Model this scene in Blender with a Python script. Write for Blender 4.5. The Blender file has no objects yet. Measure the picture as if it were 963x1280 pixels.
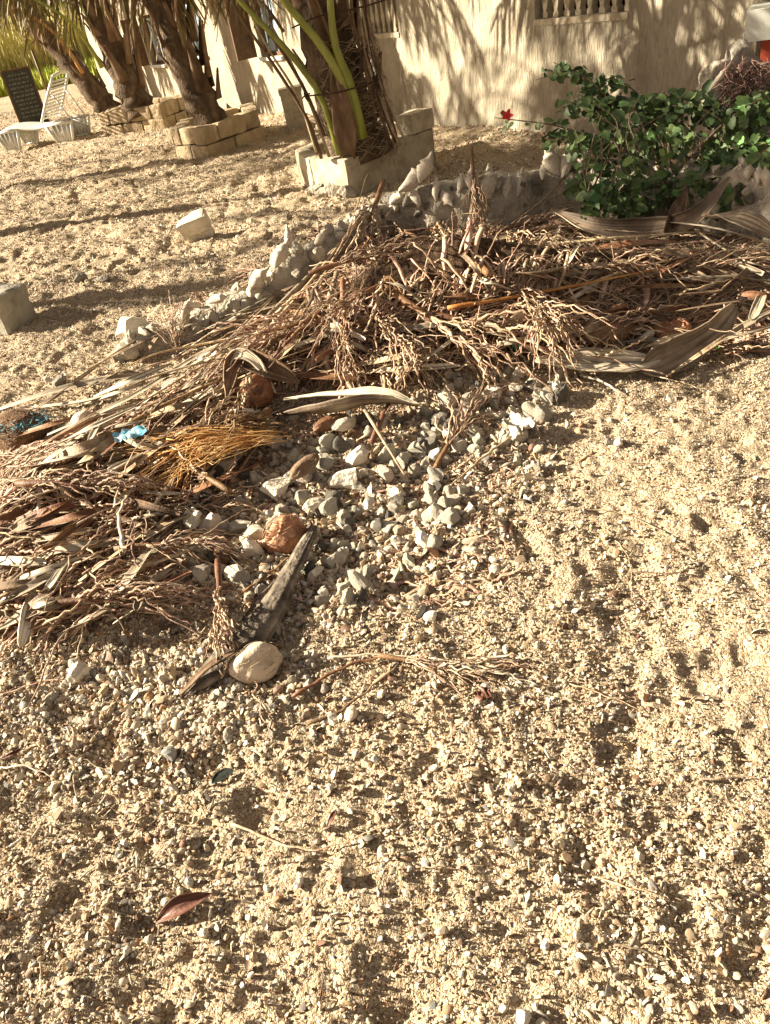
import bpy, math, random
import numpy as np
from mathutils import Vector, Matrix, Euler
SC = bpy.context.scene; COL = SC.collection
rng = np.random.default_rng(7); random.seed(7)

# ------------------------------------------------------------------ camera
TH, RO, CH, FP = math.radians(34.7), math.radians(11.0), 1.5, 963.0
Fv = np.array([0, math.cos(TH), -math.sin(TH)]); U0 = np.array([0, math.sin(TH), math.cos(TH)]); R0 = np.array([1.0, 0, 0])
Rv = math.cos(RO)*R0 - math.sin(RO)*U0; Uv = math.sin(RO)*R0 + math.cos(RO)*U0
CAM = np.array([0, 0, CH])
cd = bpy.data.cameras.new('camera'); cam = bpy.data.objects.new('camera', cd); COL.objects.link(cam)
cam.matrix_world = Matrix(((Rv[0], Uv[0], -Fv[0], 0), (Rv[1], Uv[1], -Fv[1], 0), (Rv[2], Uv[2], -Fv[2], CH), (0, 0, 0, 1)))
cd.sensor_fit = 'VERTICAL'; cd.sensor_height = 24; cd.lens = 24*FP/1280; cd.clip_end = 2000; cd.clip_start = 0.05
SC.camera = cam
# ------------------------------------------------------------------ light
SUN_EL = 25; SD = np.array([-0.975, 0.21]); SD /= np.linalg.norm(SD)
w = bpy.data.worlds.new('World'); SC.world = w; w.use_nodes = True
nt = w.node_tree; sky = nt.nodes.new('ShaderNodeTexSky'); sky.sky_type = 'NISHITA'; sky.sun_disc = False
sky.sun_elevation = math.radians(SUN_EL); sky.sun_rotation = math.atan2(SD[0], SD[1]) % (2*math.pi)
desat_ = nt.nodes.new('ShaderNodeHueSaturation'); desat_.inputs['Saturation'].default_value = 0.45      # sky light desaturated, then tinted, so its fill in the shade is warm
mx_ = nt.nodes.new('ShaderNodeMix'); mx_.data_type = 'RGBA'; mx_.blend_type = 'MULTIPLY'; mx_.inputs[0].default_value = 1; mx_.inputs[7].default_value = (.85, .66, .51, 1)
nt.links.new(sky.outputs[0], desat_.inputs['Color']); nt.links.new(desat_.outputs[0], mx_.inputs[6]); nt.links.new(mx_.outputs[2], nt.nodes['Background'].inputs[0]); nt.nodes['Background'].inputs[1].default_value = 0.05
sl = bpy.data.lights.new('sun', 'SUN'); sl.energy = 5.0; sl.angle = math.radians(0.7); sl.color = (1.0, 0.885, 0.69)
so = bpy.data.objects.new('sun', sl); COL.objects.link(so)
ce = math.cos(math.radians(SUN_EL))
sdir = Vector((SD[0]*ce, SD[1]*ce, math.sin(math.radians(SUN_EL))))
so.rotation_euler = sdir.to_track_quat('Z', 'Y').to_euler(); so.location = (-20, 5, 15)
SC.view_settings.view_transform = 'Standard'; SC.view_settings.look = 'None'; SC.view_settings.exposure = 2.0; SC.view_settings.gamma = 1.0

# ------------------------------------------------------------------ helpers: projection, noise, terrain
def ray(px, py):
    return Fv*FP + Rv*(px-481.5) - Uv*(py-640)
def at(px, py, z=0.0):
    d = ray(px, py); return CAM + d*((z-CH)/d[2])
def aty(px, py, y):
    d = ray(px, py); return CAM + d*(y/d[1])
_tab = np.random.default_rng(3).random((256, 256))
def vn(x, y):
    xi = np.floor(x).astype(int); yi = np.floor(y).astype(int); fx = x-xi; fy = y-yi
    fx = fx*fx*fx*(fx*(fx*6-15)+10); fy = fy*fy*fy*(fy*(fy*6-15)+10)
    a = _tab[xi % 256, yi % 256]; b = _tab[(xi+1) % 256, yi % 256]; c = _tab[xi % 256, (yi+1) % 256]; d = _tab[(xi+1) % 256, (yi+1) % 256]
    return (a*(1-fx)+b*fx)*(1-fy) + (c*(1-fx)+d*fx)*fy - 0.5
def fbm(x, y, o=3, g=0.5):
    s = 0; a = 1
    for i in range(o):
        s = s + a*vn(x*2**i+17.3*i, y*2**i+9.1*i); a *= g
    return s
MOUNDS = []
for (px, py, z, sx, sy, amp) in [(560, 345, .32, .62, .42, .34), (440, 395, .2, .45, .35, .14), (700, 345, .2, .55, .35, .16), (850, 320, .12, .5, .3, .12),
                                 (300, 465, .12, .42, .3, .10), (150, 560, .1, .45, .28, .10), (30, 640, .1, .5, .3, .1), (400, 560, .06, .4, .3, .05), (100, 740, .05, .4, .25, .05),
                                 (600, 480, .06, .4, .3, .04)]:
    c = at(px, py, z); MOUNDS.append((c[0], c[1], sx, sy, amp))
HOLL = [at(955, 1190)[:2], at(905, 830)[:2], at(500, 1260)[:2]]
def Hm(x, y):
    h = 0*x
    for (cx, cy, sx, sy, a) in MOUNDS:
        h = h + a*np.exp(-((x-cx)/sx)**2 - ((y-cy)/sy)**2)
    return np.minimum(h, 0.5)
def H(x, y):
    x = np.asarray(x, float); y = np.asarray(y, float)
    h = Hm(x, y)
    near = np.clip(1-(y-3.0)/2.0, 0, 1)
    far = 1-near
    n1 = fbm(x*2.2+5, y*2.2, 2)*(0.022*near+.05*far)
    n2 = fbm(x*8+1, y*8+4, 3, .55)
    n3 = fbm(x*26, y*26, 2, .6)
    fade = np.exp(-np.maximum(y-12, 0)/20)
    h = h + n1*fade + n2*((0.019-.008*np.clip(x*1.5, 0, 1))*near+0.036*far)*fade + n3*(0.012*near+0.011*far)*fade
    h = h - near*.09*np.clip(vn(x*7.3+70, y*7.3+3)-.22, 0, 1) - near*.05*np.clip(vn(x*15+30, y*15+8)-.24, 0, 1)
    fp = np.abs(vn(x*5.1+40, y*4.3+11)); h = h - far*fade*0.03*np.clip((.08-fp)/.08, 0, 1)*(vn(x*1.3, y*1.3) > -.1)
    for c in HOLL:
        h = h - 0.035*np.exp(-(((x-c[0])/.09)**2+((y-c[1])/.07)**2))
    return h
def hz(x, y): return float(H(np.array([x]), np.array([y]))[0])
def hp(px, py, lift=0.0):
    z = 0.0
    for _ in range(6):
        p = at(px, py, z+lift); z = 0.5*z + 0.5*hz(p[0], p[1])
    p = at(px, py, z+lift); return np.array([p[0], p[1], hz(p[0], p[1])+lift])
def hpv(px, py, lift=0.0):
    px = np.asarray(px, float); py = np.asarray(py, float)
    D = Fv[None]*FP + Rv[None]*(px[:, None]-481.5) - Uv[None]*(py[:, None]-640)
    z = np.zeros(len(px))
    for _ in range(6):
        s = ((z+lift-CH)/D[:, 2]); x = D[:, 0]*s; y = D[:, 1]*s; z = .5*z+.5*H(x, y)
    return np.stack([x, y, H(x, y)+lift], 1)
def pxm(p):
    return float((np.array(p)-CAM)@Fv)/FP          # metres per reference pixel at p

# ------------------------------------------------------------------ helpers: materials
ALB = 0.8      # overall reflectance calibration
def rgb(c): return (c[0]*ALB, c[1]*ALB, c[2]*ALB, 1)
def new_mat(name):
    m = bpy.data.materials.new(name); m.use_nodes = True; n = m.node_tree
    return m, n, n.nodes['Principled BSDF']
def mat(name, cols, scale=12, rough=0.85, bump=0.3, bscale=60, rnd=0.35, stretch=(1, 1, 1), hue=0.0, coord='Object', dist=0.01, sss=0, spec=0.3, trans=0, fib=0):
    m, n, b = new_mat(name); L = n.links.new
    tc = n.nodes.new('ShaderNodeTexCoord'); mp = n.nodes.new('ShaderNodeMapping'); mp.inputs['Scale'].default_value = stretch
    L(tc.outputs[coord], mp.inputs['Vector'])
    oi = n.nodes.new('ShaderNodeObjectInfo')
    ad = n.nodes.new('ShaderNodeVectorMath'); ad.operation = 'ADD'
    cx = n.nodes.new('ShaderNodeCombineXYZ'); ml = n.nodes.new('ShaderNodeMath'); ml.operation = 'MULTIPLY'; ml.inputs[1].default_value = 37
    L(oi.outputs['Random'], ml.inputs[0]); L(ml.outputs[0], cx.inputs[0]); L(ml.outputs[0], cx.inputs[2])
    L(mp.outputs[0], ad.inputs[0]); L(cx.outputs[0], ad.inputs[1])
    nz = n.nodes.new('ShaderNodeTexNoise'); nz.inputs['Scale'].default_value = scale; nz.inputs['Detail'].default_value = 6; nz.inputs['Roughness'].default_value = .65
    L(ad.outputs[0], nz.inputs['Vector'])
    rp = n.nodes.new('ShaderNodeValToRGB'); r = rp.color_ramp
    while len(r.elements) < len(cols): r.elements.new(0.5)
    for i, c in enumerate(cols):
        r.elements[i].position = 0.3+0.4*i/max(1, len(cols)-1); r.elements[i].color = rgb(c)
    L(nz.outputs['Fac'], rp.inputs['Fac'])
    hs = n.nodes.new('ShaderNodeHueSaturation'); mr = n.nodes.new('ShaderNodeMapRange')
    mr.inputs['To Min'].default_value = 1-rnd; mr.inputs['To Max'].default_value = 1+rnd
    L(oi.outputs['Random'], mr.inputs['Value']); L(mr.outputs[0], hs.inputs['Value'])
    if hue:
        m2 = n.nodes.new('ShaderNodeMapRange'); m2.inputs['To Min'].default_value = .5-hue; m2.inputs['To Max'].default_value = .5+hue
        fr = n.nodes.new('ShaderNodeMath'); fr.operation = 'MULTIPLY'; fr.inputs[1].default_value = 7.31
        f2 = n.nodes.new('ShaderNodeMath'); f2.operation = 'FRACT'
        L(oi.outputs['Random'], fr.inputs[0]); L(fr.outputs[0], f2.inputs[0]); L(f2.outputs[0], m2.inputs['Value']); L(m2.outputs[0], hs.inputs['Hue'])
    L(rp.outputs[0], hs.inputs['Color']); out = hs.outputs[0]
    if fib:      # lengthwise fibres stored on the leaf itself
        va = n.nodes.new('ShaderNodeAttribute'); va.attribute_name = 'fib'; h2 = n.nodes.new('ShaderNodeHueSaturation'); m3 = n.nodes.new('ShaderNodeMapRange')
        m3.inputs['From Min'].default_value = -.5; m3.inputs['From Max'].default_value = .5; m3.inputs['To Min'].default_value = 1-fib; m3.inputs['To Max'].default_value = 1+fib
        L(va.outputs['Fac'], m3.inputs['Value']); L(m3.outputs[0], h2.inputs['Value']); L(out, h2.inputs['Color']); out = h2.outputs[0]
    L(out, b.inputs['Base Color'])
    b.inputs['Roughness'].default_value = rough; b.inputs['Specular IOR Level'].default_value = spec
    if trans: b.inputs['Transmission Weight'].default_value = trans
    if bump:
        nb = n.nodes.new('ShaderNodeTexNoise'); nb.inputs['Scale'].default_value = bscale; nb.inputs['Detail'].default_value = 5
        L(ad.outputs[0], nb.inputs['Vector']); bp = n.nodes.new('ShaderNodeBump'); bp.inputs['Strength'].default_value = bump; bp.inputs['Distance'].default_value = dist
        L(nb.outputs['Fac'], bp.inputs['Height']); L(bp.outputs[0], b.inputs['Normal'])
    return m
def rand_mat(name, cols, rough=.8, bump=.4, bscale=300, dist=.002, spec=.3):
    """each instance takes one of the colours (per-object random), with a fine mottling"""
    m, n, b = new_mat(name); L = n.links.new
    oi = n.nodes.new('ShaderNodeObjectInfo'); rp = n.nodes.new('ShaderNodeValToRGB'); r = rp.color_ramp
    while len(r.elements) < len(cols): r.elements.new(0.5)
    for i, c in enumerate(cols):
        r.elements[i].position = i/len(cols); r.elements[i].color = rgb(c)
    L(oi.outputs['Random'], rp.inputs['Fac'])
    tc = n.nodes.new('ShaderNodeTexCoord'); nz = n.nodes.new('ShaderNodeTexNoise'); nz.inputs['Scale'].default_value = bscale; nz.inputs['Detail'].default_value = 3
    L(tc.outputs['Object'], nz.inputs['Vector'])
    mr = n.nodes.new('ShaderNodeMapRange'); mr.inputs['From Min'].default_value = .3; mr.inputs['From Max'].default_value = .7; mr.inputs['To Min'].default_value = .7; mr.inputs['To Max'].default_value = 1.2
    L(nz.outputs['Fac'], mr.inputs['Value'])
    hs = n.nodes.new('ShaderNodeHueSaturation'); L(mr.outputs[0], hs.inputs['Value']); L(rp.outputs[0], hs.inputs['Color']); L(hs.outputs[0], b.inputs['Base Color'])
    b.inputs['Roughness'].default_value = rough; b.inputs['Specular IOR Level'].default_value = spec
    if bump:
        bp = n.nodes.new('ShaderNodeBump'); bp.inputs['Strength'].default_value = bump; bp.inputs['Distance'].default_value = dist
        L(nz.outputs['Fac'], bp.inputs['Height']); L(bp.outputs[0], b.inputs['Normal'])
    return m

CREAM = (.62, .48, .31); TAN = (.43, .31, .18); WHITE = (.76, .68, .54); GREY = (.33, .31, .28); DKG = (.13, .12, .11); BRN = (.17, .10, .06); ORG = (.45, .24, .10)
def build_ground_mat():
    m, n, b = new_mat('shell_gravel_ground'); L = n.links.new
    tc = n.nodes.new('ShaderNodeTexCoord')
    v1 = n.nodes.new('ShaderNodeTexVoronoi'); v1.inputs['Scale'].default_value = 380; L(tc.outputs['Object'], v1.inputs['Vector'])
    v2 = n.nodes.new('ShaderNodeTexVoronoi'); v2.inputs['Scale'].default_value = 130; L(tc.outputs['Object'], v2.inputs['Vector'])
    def ramp(sock, stops):
        rp = n.nodes.new('ShaderNodeValToRGB'); r = rp.color_ramp
        while len(r.elements) < len(stops): r.elements.new(.5)
        for i, (p, c) in enumerate(stops): r.elements[i].position = p; r.elements[i].color = rgb(c)
        L(sock, rp.inputs['Fac']); return rp.outputs[0]
    sp = n.nodes.new('ShaderNodeSeparateColor'); L(v1.outputs['Color'], sp.inputs[0])
    sp2 = n.nodes.new('ShaderNodeSeparateColor'); L(v2.outputs['Color'], sp2.inputs[0])
    st = [(0, (.13, .07, .04)), (.18, (.32, .21, .12)), (.45, (.52, .39, .24)), (.75, (.64, .52, .35)), (.95, (.84, .75, .58))]
    c1 = ramp(sp.outputs[0], st); c2 = ramp(sp2.outputs[0], st)
    mx = n.nodes.new('ShaderNodeMix'); mx.data_type = 'RGBA'; mx.inputs[0].default_value = .4; L(c1, mx.inputs[6]); L(c2, mx.inputs[7])
    nz = n.nodes.new('ShaderNodeTexNoise'); nz.inputs['Scale'].default_value = 1.6; nz.inputs['Detail'].default_value = 5; L(tc.outputs['Object'], nz.inputs['Vector'])
    mr = n.nodes.new('ShaderNodeMapRange'); mr.inputs['From Min'].default_value = .3; mr.inputs['From Max'].default_value = .7; mr.inputs['To Min'].default_value = .8; mr.inputs['To Max'].default_value = 1.15
    L(nz.outputs['Fac'], mr.inputs['Value']); hs = n.nodes.new('ShaderNodeHueSaturation'); L(mx.outputs[2], hs.inputs['Color']); L(mr.outputs[0], hs.inputs['Value'])
    # brown humus and rotted litter worked into the soil where the heap lies
    va = n.nodes.new('ShaderNodeAttribute'); va.attribute_name = 'litter'
    m2 = n.nodes.new('ShaderNodeMix'); m2.data_type = 'RGBA'; L(va.outputs['Fac'], m2.inputs[0]); L(hs.outputs[0], m2.inputs[6])
    n3 = n.nodes.new('ShaderNodeTexNoise'); n3.inputs['Scale'].default_value = 40; n3.inputs['Detail'].default_value = 6; L(tc.outputs['Object'], n3.inputs['Vector'])
    c3 = ramp(n3.outputs['Fac'], [(.3, (.035, .022, .014)), (.5, (.10, .06, .035)), (.7, (.22, .14, .08))]); L(c3, m2.inputs[7])
    L(m2.outputs[2], b.inputs['Base Color']); b.inputs['Roughness'].default_value = .95; b.inputs['Specular IOR Level'].default_value = .15
    a1 = n.nodes.new('ShaderNodeMath'); a1.operation = 'MULTIPLY_ADD'; a1.inputs[1].default_value = -1.0; L(v2.outputs['Distance'], a1.inputs[0])
    a2 = n.nodes.new('ShaderNodeMath'); a2.operation = 'MULTIPLY_ADD'; a2.inputs[1].default_value = -.5; a2.inputs[2].default_value = 0; L(v1.outputs['Distance'], a2.inputs[0]); L(a2.outputs[0], a1.inputs[2])
    n4 = n.nodes.new('ShaderNodeTexNoise'); n4.inputs['Scale'].default_value = 28; n4.inputs['Detail'].default_value = 6; L(tc.outputs['Object'], n4.inputs['Vector'])
    b0 = n.nodes.new('ShaderNodeBump'); b0.inputs['Strength'].default_value = .9; b0.inputs['Distance'].default_value = .03; L(n4.outputs['Fac'], b0.inputs['Height'])
    bp = n.nodes.new('ShaderNodeBump'); bp.inputs['Strength'].default_value = .8; bp.inputs['Distance'].default_value = .006; L(a1.outputs[0], bp.inputs['Height']); L(b0.outputs[0], bp.inputs['Normal'])
    L(bp.outputs[0], b.inputs['Normal']); return m
def build_stucco_mat():
    m, n, b = new_mat('rough_stucco'); L = n.links.new
    tc = n.nodes.new('ShaderNodeTexCoord')
    def nz(sc, stretch, det=6):
        mp = n.nodes.new('ShaderNodeMapping'); mp.inputs['Scale'].default_value = stretch; L(tc.outputs['Object'], mp.inputs['Vector'])
        t = n.nodes.new('ShaderNodeTexNoise'); t.inputs['Scale'].default_value = sc; t.inputs['Detail'].default_value = det; t.inputs['Roughness'].default_value = .6; L(mp.outputs[0], t.inputs['Vector']); return t.outputs['Fac']
    a = nz(4, (1, 1, .45)); c = nz(48, (1, 1, .3)); d = nz(1.2, (1, 1, 1))
    rp = n.nodes.new('ShaderNodeValToRGB'); r = rp.color_ramp; r.elements[0].position = .3; r.elements[0].color = (.32, .275, .2, 1); r.elements[1].position = .7; r.elements[1].color = (.49, .435, .335, 1); L(a, rp.inputs['Fac'])
    mr = n.nodes.new('ShaderNodeMapRange'); mr.inputs['From Min'].default_value = .3; mr.inputs['From Max'].default_value = .7; mr.inputs['To Min'].default_value = .8; mr.inputs['To Max'].default_value = 1.12; L(c, mr.inputs['Value'])
    hs = n.nodes.new('ShaderNodeHueSaturation'); L(rp.outputs[0], hs.inputs['Color']); L(mr.outputs[0], hs.inputs['Value']); L(hs.outputs[0], b.inputs['Base Color'])
    b.inputs['Roughness'].default_value = .95; b.inputs['Specular IOR Level'].default_value = .1
    bp = n.nodes.new('ShaderNodeBump'); bp.inputs['Strength'].default_value = 1.0; bp.inputs['Distance'].default_value = .035; L(c, bp.inputs['Height']); L(bp.outputs[0], b.inputs['Normal']); return m
M = {}
M['ground'] = build_ground_mat(); M['stucco'] = build_stucco_mat()
M['pebble'] = rand_mat('shell_pebble', [CREAM, (.40, .27, .15), WHITE, (.52, .41, .27), (.70, .60, .43), (.12, .06, .035), CREAM, (.84, .77, .64), (.30, .30, .28), (.6, .42, .22), WHITE, (.25, .13, .075), CREAM, (.48, .26, .13), (.72, .62, .45), (.15, .13, .11), (.85, .79, .67), (.55, .45, .3), (.76, .67, .52), CREAM, (.18, .09, .05), (.68, .57, .4)], spec=.35, rough=.6)
M['stone'] = mat('pale_rubble_stone', [(.40, .35, .27), (.64, .57, .45), (.82, .75, .62)], 18, .9, .7, 70, .3, hue=.02, dist=.01)
M['dkstone'] = mat('dark_rubble_stone', [(.15, .13, .11), (.27, .245, .2), (.42, .38, .31)], 14, .95, .9, 45, .25, dist=.02)
M['whitestone'] = mat('white_coral_stone', [(.5, .44, .33), (.68, .61, .48), (.78, .72, .6)], 10, .9, .8, 60, .15, dist=.01)
M['shell'] = mat('bleached_shell', [(.5, .40, .28), (.68, .60, .48), (.8, .74, .64)], 14, .55, .4, 60, .15, hue=.01)
M['mortar'] = mat('old_mortar', [(.26, .22, .165), (.46, .41, .32), (.64, .57, .46)], 9, .95, 1.0, 40, .1, dist=.03)
M['plaster'] = mat('weathered_plaster', [(.30, .25, .17), (.52, .45, .32), (.66, .59, .45)], 7, .9, .7, 40, .1, dist=.012)
M['block'] = mat('sandstone_block', [(.33, .25, .15), (.45, .35, .22), (.57, .46, .30)], 6, .9, .8, 35, .2, dist=.015)
M['concrete'] = mat('grey_concrete', [(.22, .2, .15), (.36, .33, .26), (.45, .42, .33)], 8, .9, .7, 50, .1, dist=.01)
M['straw'] = mat('dry_straw', [(.20, .125, .07), (.42, .31, .19), (.66, .54, .38)], 20, .7, .3, 120, .45, hue=.015)
M['strand'] = mat('dry_flower_strand', [(.20, .11, .065), (.46, .31, .20), (.76, .62, .46)], 25, .65, .4, 160, .4, hue=.02)
M['redbrown'] = mat('red_brown_rib', [(.10, .045, .02), (.2, .10, .045), (.34, .2, .10)], 10, .6, .4, 80, .3, (1, 1, 1), hue=.015)
M['litter'] = mat('litter_brown', [(.10, .065, .04), (.29, .20, .125), (.58, .47, .34)], 5, .8, .3, 90, .1, coord='Object')
M['greyleaf'] = mat('grey_weathered_leaf', [(.22, .175, .12), (.40, .33, .235), (.58, .49, .36)], 9, .6, .4, 90, .25, dist=.004, fib=.65)
M['spathe'] = mat('weathered_spathe', [(.11, .08, .055), (.22, .165, .115), (.36, .29, .21)], 6, .6, .5, 60, .1, dist=.005, fib=.65)
M['spathepale'] = mat('bleached_spathe_lining', [(.45, .37, .26), (.6, .52, .39), (.7, .63, .5)], 6, .5, .3, 60, .1, dist=.003, fib=.65)
M['charred'] = mat('grey_charred_bark', [(.04, .032, .024), (.15, .12, .09), (.38, .32, .24)], 11, .9, .9, 55, .1, dist=.01, fib=.65)
M['husk'] = mat('coconut_husk', [(.10, .05, .025), (.22, .12, .06), (.36, .23, .13)], 14, .9, 1.0, 90, .15, (3, 3, .5), dist=.01)
M['huskred'] = mat('red_coconut_husk', [(.2, .07, .035), (.40, .19, .10), (.62, .44, .29)], 12, .8, .7, 70, .1, dist=.006)
M['huskpale'] = mat('bleached_husk', [(.48, .36, .24), (.78, .66, .5), (.92, .84, .7)], 9, .8, 1.0, 35, .1, dist=.008)
M['fibre'] = mat('orange_fibre', [(.45, .19, .06), (.80, .45, .15), (.98, .78, .46)], 22, .7, .5, 150, .2, dist=.003)
M['trunk'] = mat('palm_trunk_bark', [(.045, .03, .018), (.12, .08, .048), (.24, .17, .11)], 9, .95, 1.0, 50, .1, (1, 1, .5), dist=.03)
M['boot'] = mat('old_leaf_base', [(.07, .04, .022), (.17, .105, .06), (.32, .22, .14)], 8, .85, .6, 60, .3, (1, 1, .4), dist=.01, fib=.65)
M['petiole'] = mat('green_petiole', [(.17, .17, .02), (.30, .32, .05), (.42, .42, .10)], 5, .4, .15, 40, .12, (1, 1, .3), spec=.5)
M['orangerib'] = mat('orange_petiole', [(.34, .13, .03), (.48, .22, .06), (.5, .34, .14)], 6, .55, .2, 50, .1)
M['frond'] = mat('dull_green_leaflet', [(.09, .075, .025), (.19, .15, .05), (.34, .27, .11)], 3, .6, .1, 60, .4, hue=.03)
M['frondgreen'] = mat('green_leaflet', [(.05, .07, .015), (.1, .13, .03), (.18, .2, .06)], 3, .5, .1, 60, .3, hue=.02)
M['frondry'] = mat('dead_leaflet', [(.14, .085, .035), (.28, .19, .09), (.42, .32, .18)], 5, .8, .1, 60, .4, hue=.01)
M['leaf'] = mat('round_green_leaf', [(.035, .10, .025), (.10, .22, .05), (.26, .38, .09)], 13, .6, .25, 60, .55, hue=.035, spec=.5)
M['stem'] = mat('woody_stem', [(.1, .07, .04), (.2, .15, .09), (.3, .24, .15)], 20, .8, .4, 90, .2)
M['red'] = mat('red_petal', [(.6, .02, .02), (.75, .05, .04)], 20, .5, .1, 60, .05)
M['redpaint'] = mat('red_painted_plaster', [(.32, .05, .02), (.42, .075, .035)], 4, .7, .3, 40, .03)
M['whitepaint'] = mat('white_painted_plaster', [(.62, .64, .58), (.74, .75, .68)], 4, .6, .2, 40, .03)
M['plastic'] = mat('white_resin', [(.66, .66, .6), (.78, .77, .7)], 5, .35, .05, 30, .02, spec=.5)
M['slate'] = mat('chalkboard_slate', [(.03, .035, .03), (.07, .075, .065)], 8, .8, .1, 30, .02)
M['chalk'] = mat('chalk_writing', [(.35, .36, .32), (.5, .5, .46)], 30, .9, 0, 30, .05)
M['wood'] = mat('brown_shutter_wood', [(.07, .035, .018), (.14, .075, .035), (.2, .12, .06)], 6, .6, .3, 50, .08, (1, 1, .2))
M['post'] = mat('orange_brown_post', [(.26, .14, .05), (.36, .2, .08), (.42, .27, .12)], 6, .6, .3, 50, .05, (1, 1, .2))
M['dark'] = mat('painted_room_shade', [(.012, .011, .01), (.03, .026, .02)], 3, .9, 0, 10, 0)  # near-black: the dimness indoors is put into the colour
M['blue'] = mat('pale_blue_curtain', [(.28, .42, .56), (.5, .62, .7)], 5, .5, .1, 30, .1)
M['wire'] = mat('rusty_wire', [(.02, .012, .008), (.06, .035, .02), (.12, .06, .03)], 40, .8, .5, 200, .1)
M['bluenet'] = mat('blue_net', [(.03, .2, .3), (.08, .34, .42), (.3, .5, .55)], 25, .6, .3, 80, .1)
M['bluewrap'] = mat('blue_wrapper', [(.05, .35, .55), (.2, .55, .7), (.7, .75, .72)], 14, .3, .3, 40, .05, spec=.6)
M['bottle'] = mat('green_bottle_glass', [(.0, .10, .035), (.01, .2, .07)], 10, .08, .1, 30, .05, spec=.8)
M['redleaf'] = mat('red_brown_leaf', [(.08, .03, .02), (.15, .06, .035), (.42, .3, .2)], 8, .5, .3, 60, .1)
M['darkleaf'] = mat('dark_green_leaf', [(.012, .016, .012), (.03, .036, .028)], 8, .5, .3, 60, .1)
M['grass'] = mat('bright_grass', [(.25, .32, .02), (.45, .5, .05), (.6, .62, .14)], 1.5, .7, 0, 30, .2)
M['reed'] = mat('dry_reed', [(.34, .32, .08), (.58, .5, .17), (.72, .62, .32)], 1.3, .7, 0, 30, .2)
M['thicket'] = mat('thicket_foliage', [(.07, .075, .02), (.16, .15, .04), (.30, .27, .09)], 1.1, .7, 0, 30, .2)
M['purple'] = mat('dry_purple_twig', [(.09, .045, .035), (.18, .10, .08), (.3, .2, .15)], 12, .8, .4, 60, .3)

# ------------------------------------------------------------------ helpers: meshes and objects
class MB:
    def __init__(s): s.v = []; s.f = []; s.n = 0; s.mi = []
    def add(s, v, f, mi=0):
        v = np.asarray(v, float); s.v.append(v); s.f += [tuple(int(i)+s.n for i in q) for q in f]; s.mi += [mi]*len(f); s.n += len(v)
    def tube(s, path, rad, n=5, cap=True, flat=1.0, mi=0):
        P = np.asarray(path, float); k = len(P); r = np.broadcast_to(np.asarray(rad, float), (k,))
        T = np.gradient(P, axis=0); T /= np.linalg.norm(T, axis=1)[:, None]+1e-12
        ref = np.array([0, 0, 1.0]) if abs(T[:, 2]).mean() < .8 else np.array([1.0, 0, 0])
        A = np.cross(T, ref); A /= np.linalg.norm(A, axis=1)[:, None]+1e-12; B = np.cross(A, T)
        a = np.arange(n)*2*math.pi/n
        V = P[:, None] + r[:, None, None]*(A[:, None]*np.cos(a)[None, :, None] + B[:, None]*flat*np.sin(a)[None, :, None])
        V = V.reshape(-1, 3); F = []
        for i in range(k-1):
            for j in range(n):
                j2 = (j+1) % n; F.append((i*n+j, i*n+j2, (i+1)*n+j2, (i+1)*n+j))
        if cap: F.append(tuple(range(n-1, -1, -1))); F.append(tuple((k-1)*n+j for j in range(n)))
        s.add(V, F, mi)
    def box(s, c, d, R=None, mi=0, jit=0):
        c = np.asarray(c, float); d = np.asarray(d, float)/2
        V = np.array([(x, y, z) for x in (-1, 1) for y in (-1, 1) for z in (-1, 1)], float)*d
        if jit: V += rng.normal(0, jit, V.shape)
        if R is not None: V = V@np.asarray(R).T
        s.add(V+c, [(0, 1, 3, 2), (4, 6, 7, 5), (0, 4, 5, 1), (2, 3, 7, 6), (0, 2, 6, 4), (1, 5, 7, 3)], mi)
    def strip(s, path, wid, side, up, cup=0.6, nv=6, thick=0.003, fold=None, mi=0):
        """a curved leaf or boat-shaped husk: cross sections are arcs, given a real thickness"""
        P = np.asarray(path, float); k = len(P); W = np.broadcast_to(np.asarray(wid, float), (k,))
        S = np.asarray(side, float); S = np.broadcast_to(S, (k, 3)); Up = np.broadcast_to(np.asarray(up, float), (k, 3)); cu = np.broadcast_to(np.asarray(cup, float), (k,))
        t = np.linspace(-1, 1, nv+1)
        def sheet(off):
            out = np.zeros((k, nv+1, 3))
            for i in range(k):
                ang = t*cu[i]*math.pi/2
                if cu[i] > .02: R = W[i]/(cu[i]*math.pi/2); x = (R-off)*np.sin(ang); z = R-(R-off)*np.cos(ang)
                else: x = W[i]*t; z = 0*t+off
                out[i] = P[i]+S[i]*x[:, None]+Up[i]*z[:, None]
            return out.reshape(-1, 3)
        a = sheet(0); b = sheet(thick); m = nv+1; F = []; o = len(a)
        for i in range(k-1):
            for j in range(nv):
                F.append((i*m+j, (i+1)*m+j, (i+1)*m+j+1, i*m+j+1)); F.append((o+i*m+j, o+i*m+j+1, o+(i+1)*m+j+1, o+(i+1)*m+j))
            F.append((i*m, o+i*m, o+(i+1)*m, (i+1)*m)); F.append((i*m+nv, (i+1)*m+nv, o+(i+1)*m+nv, o+i*m+nv))
        for i in (0, k-1):
            for j in range(nv): F.append((i*m+j, i*m+j+1, o+i*m+j+1, o+i*m+j))
        s.add(np.vstack([a, b]), F, mi)
    def mesh(s, name, mats, smooth=True):
        me = bpy.data.meshes.new(name); me.from_pydata(np.vstack(s.v).tolist(), [], s.f)
        for m in (mats if isinstance(mats, (list, tuple)) else [mats]): me.materials.append(m)
        if any(s.mi): me.polygons.foreach_set('material_index', s.mi)
        if smooth: me.polygons.foreach_set('use_smooth', [True]*len(me.polygons))
        me.update(); return me
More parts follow.
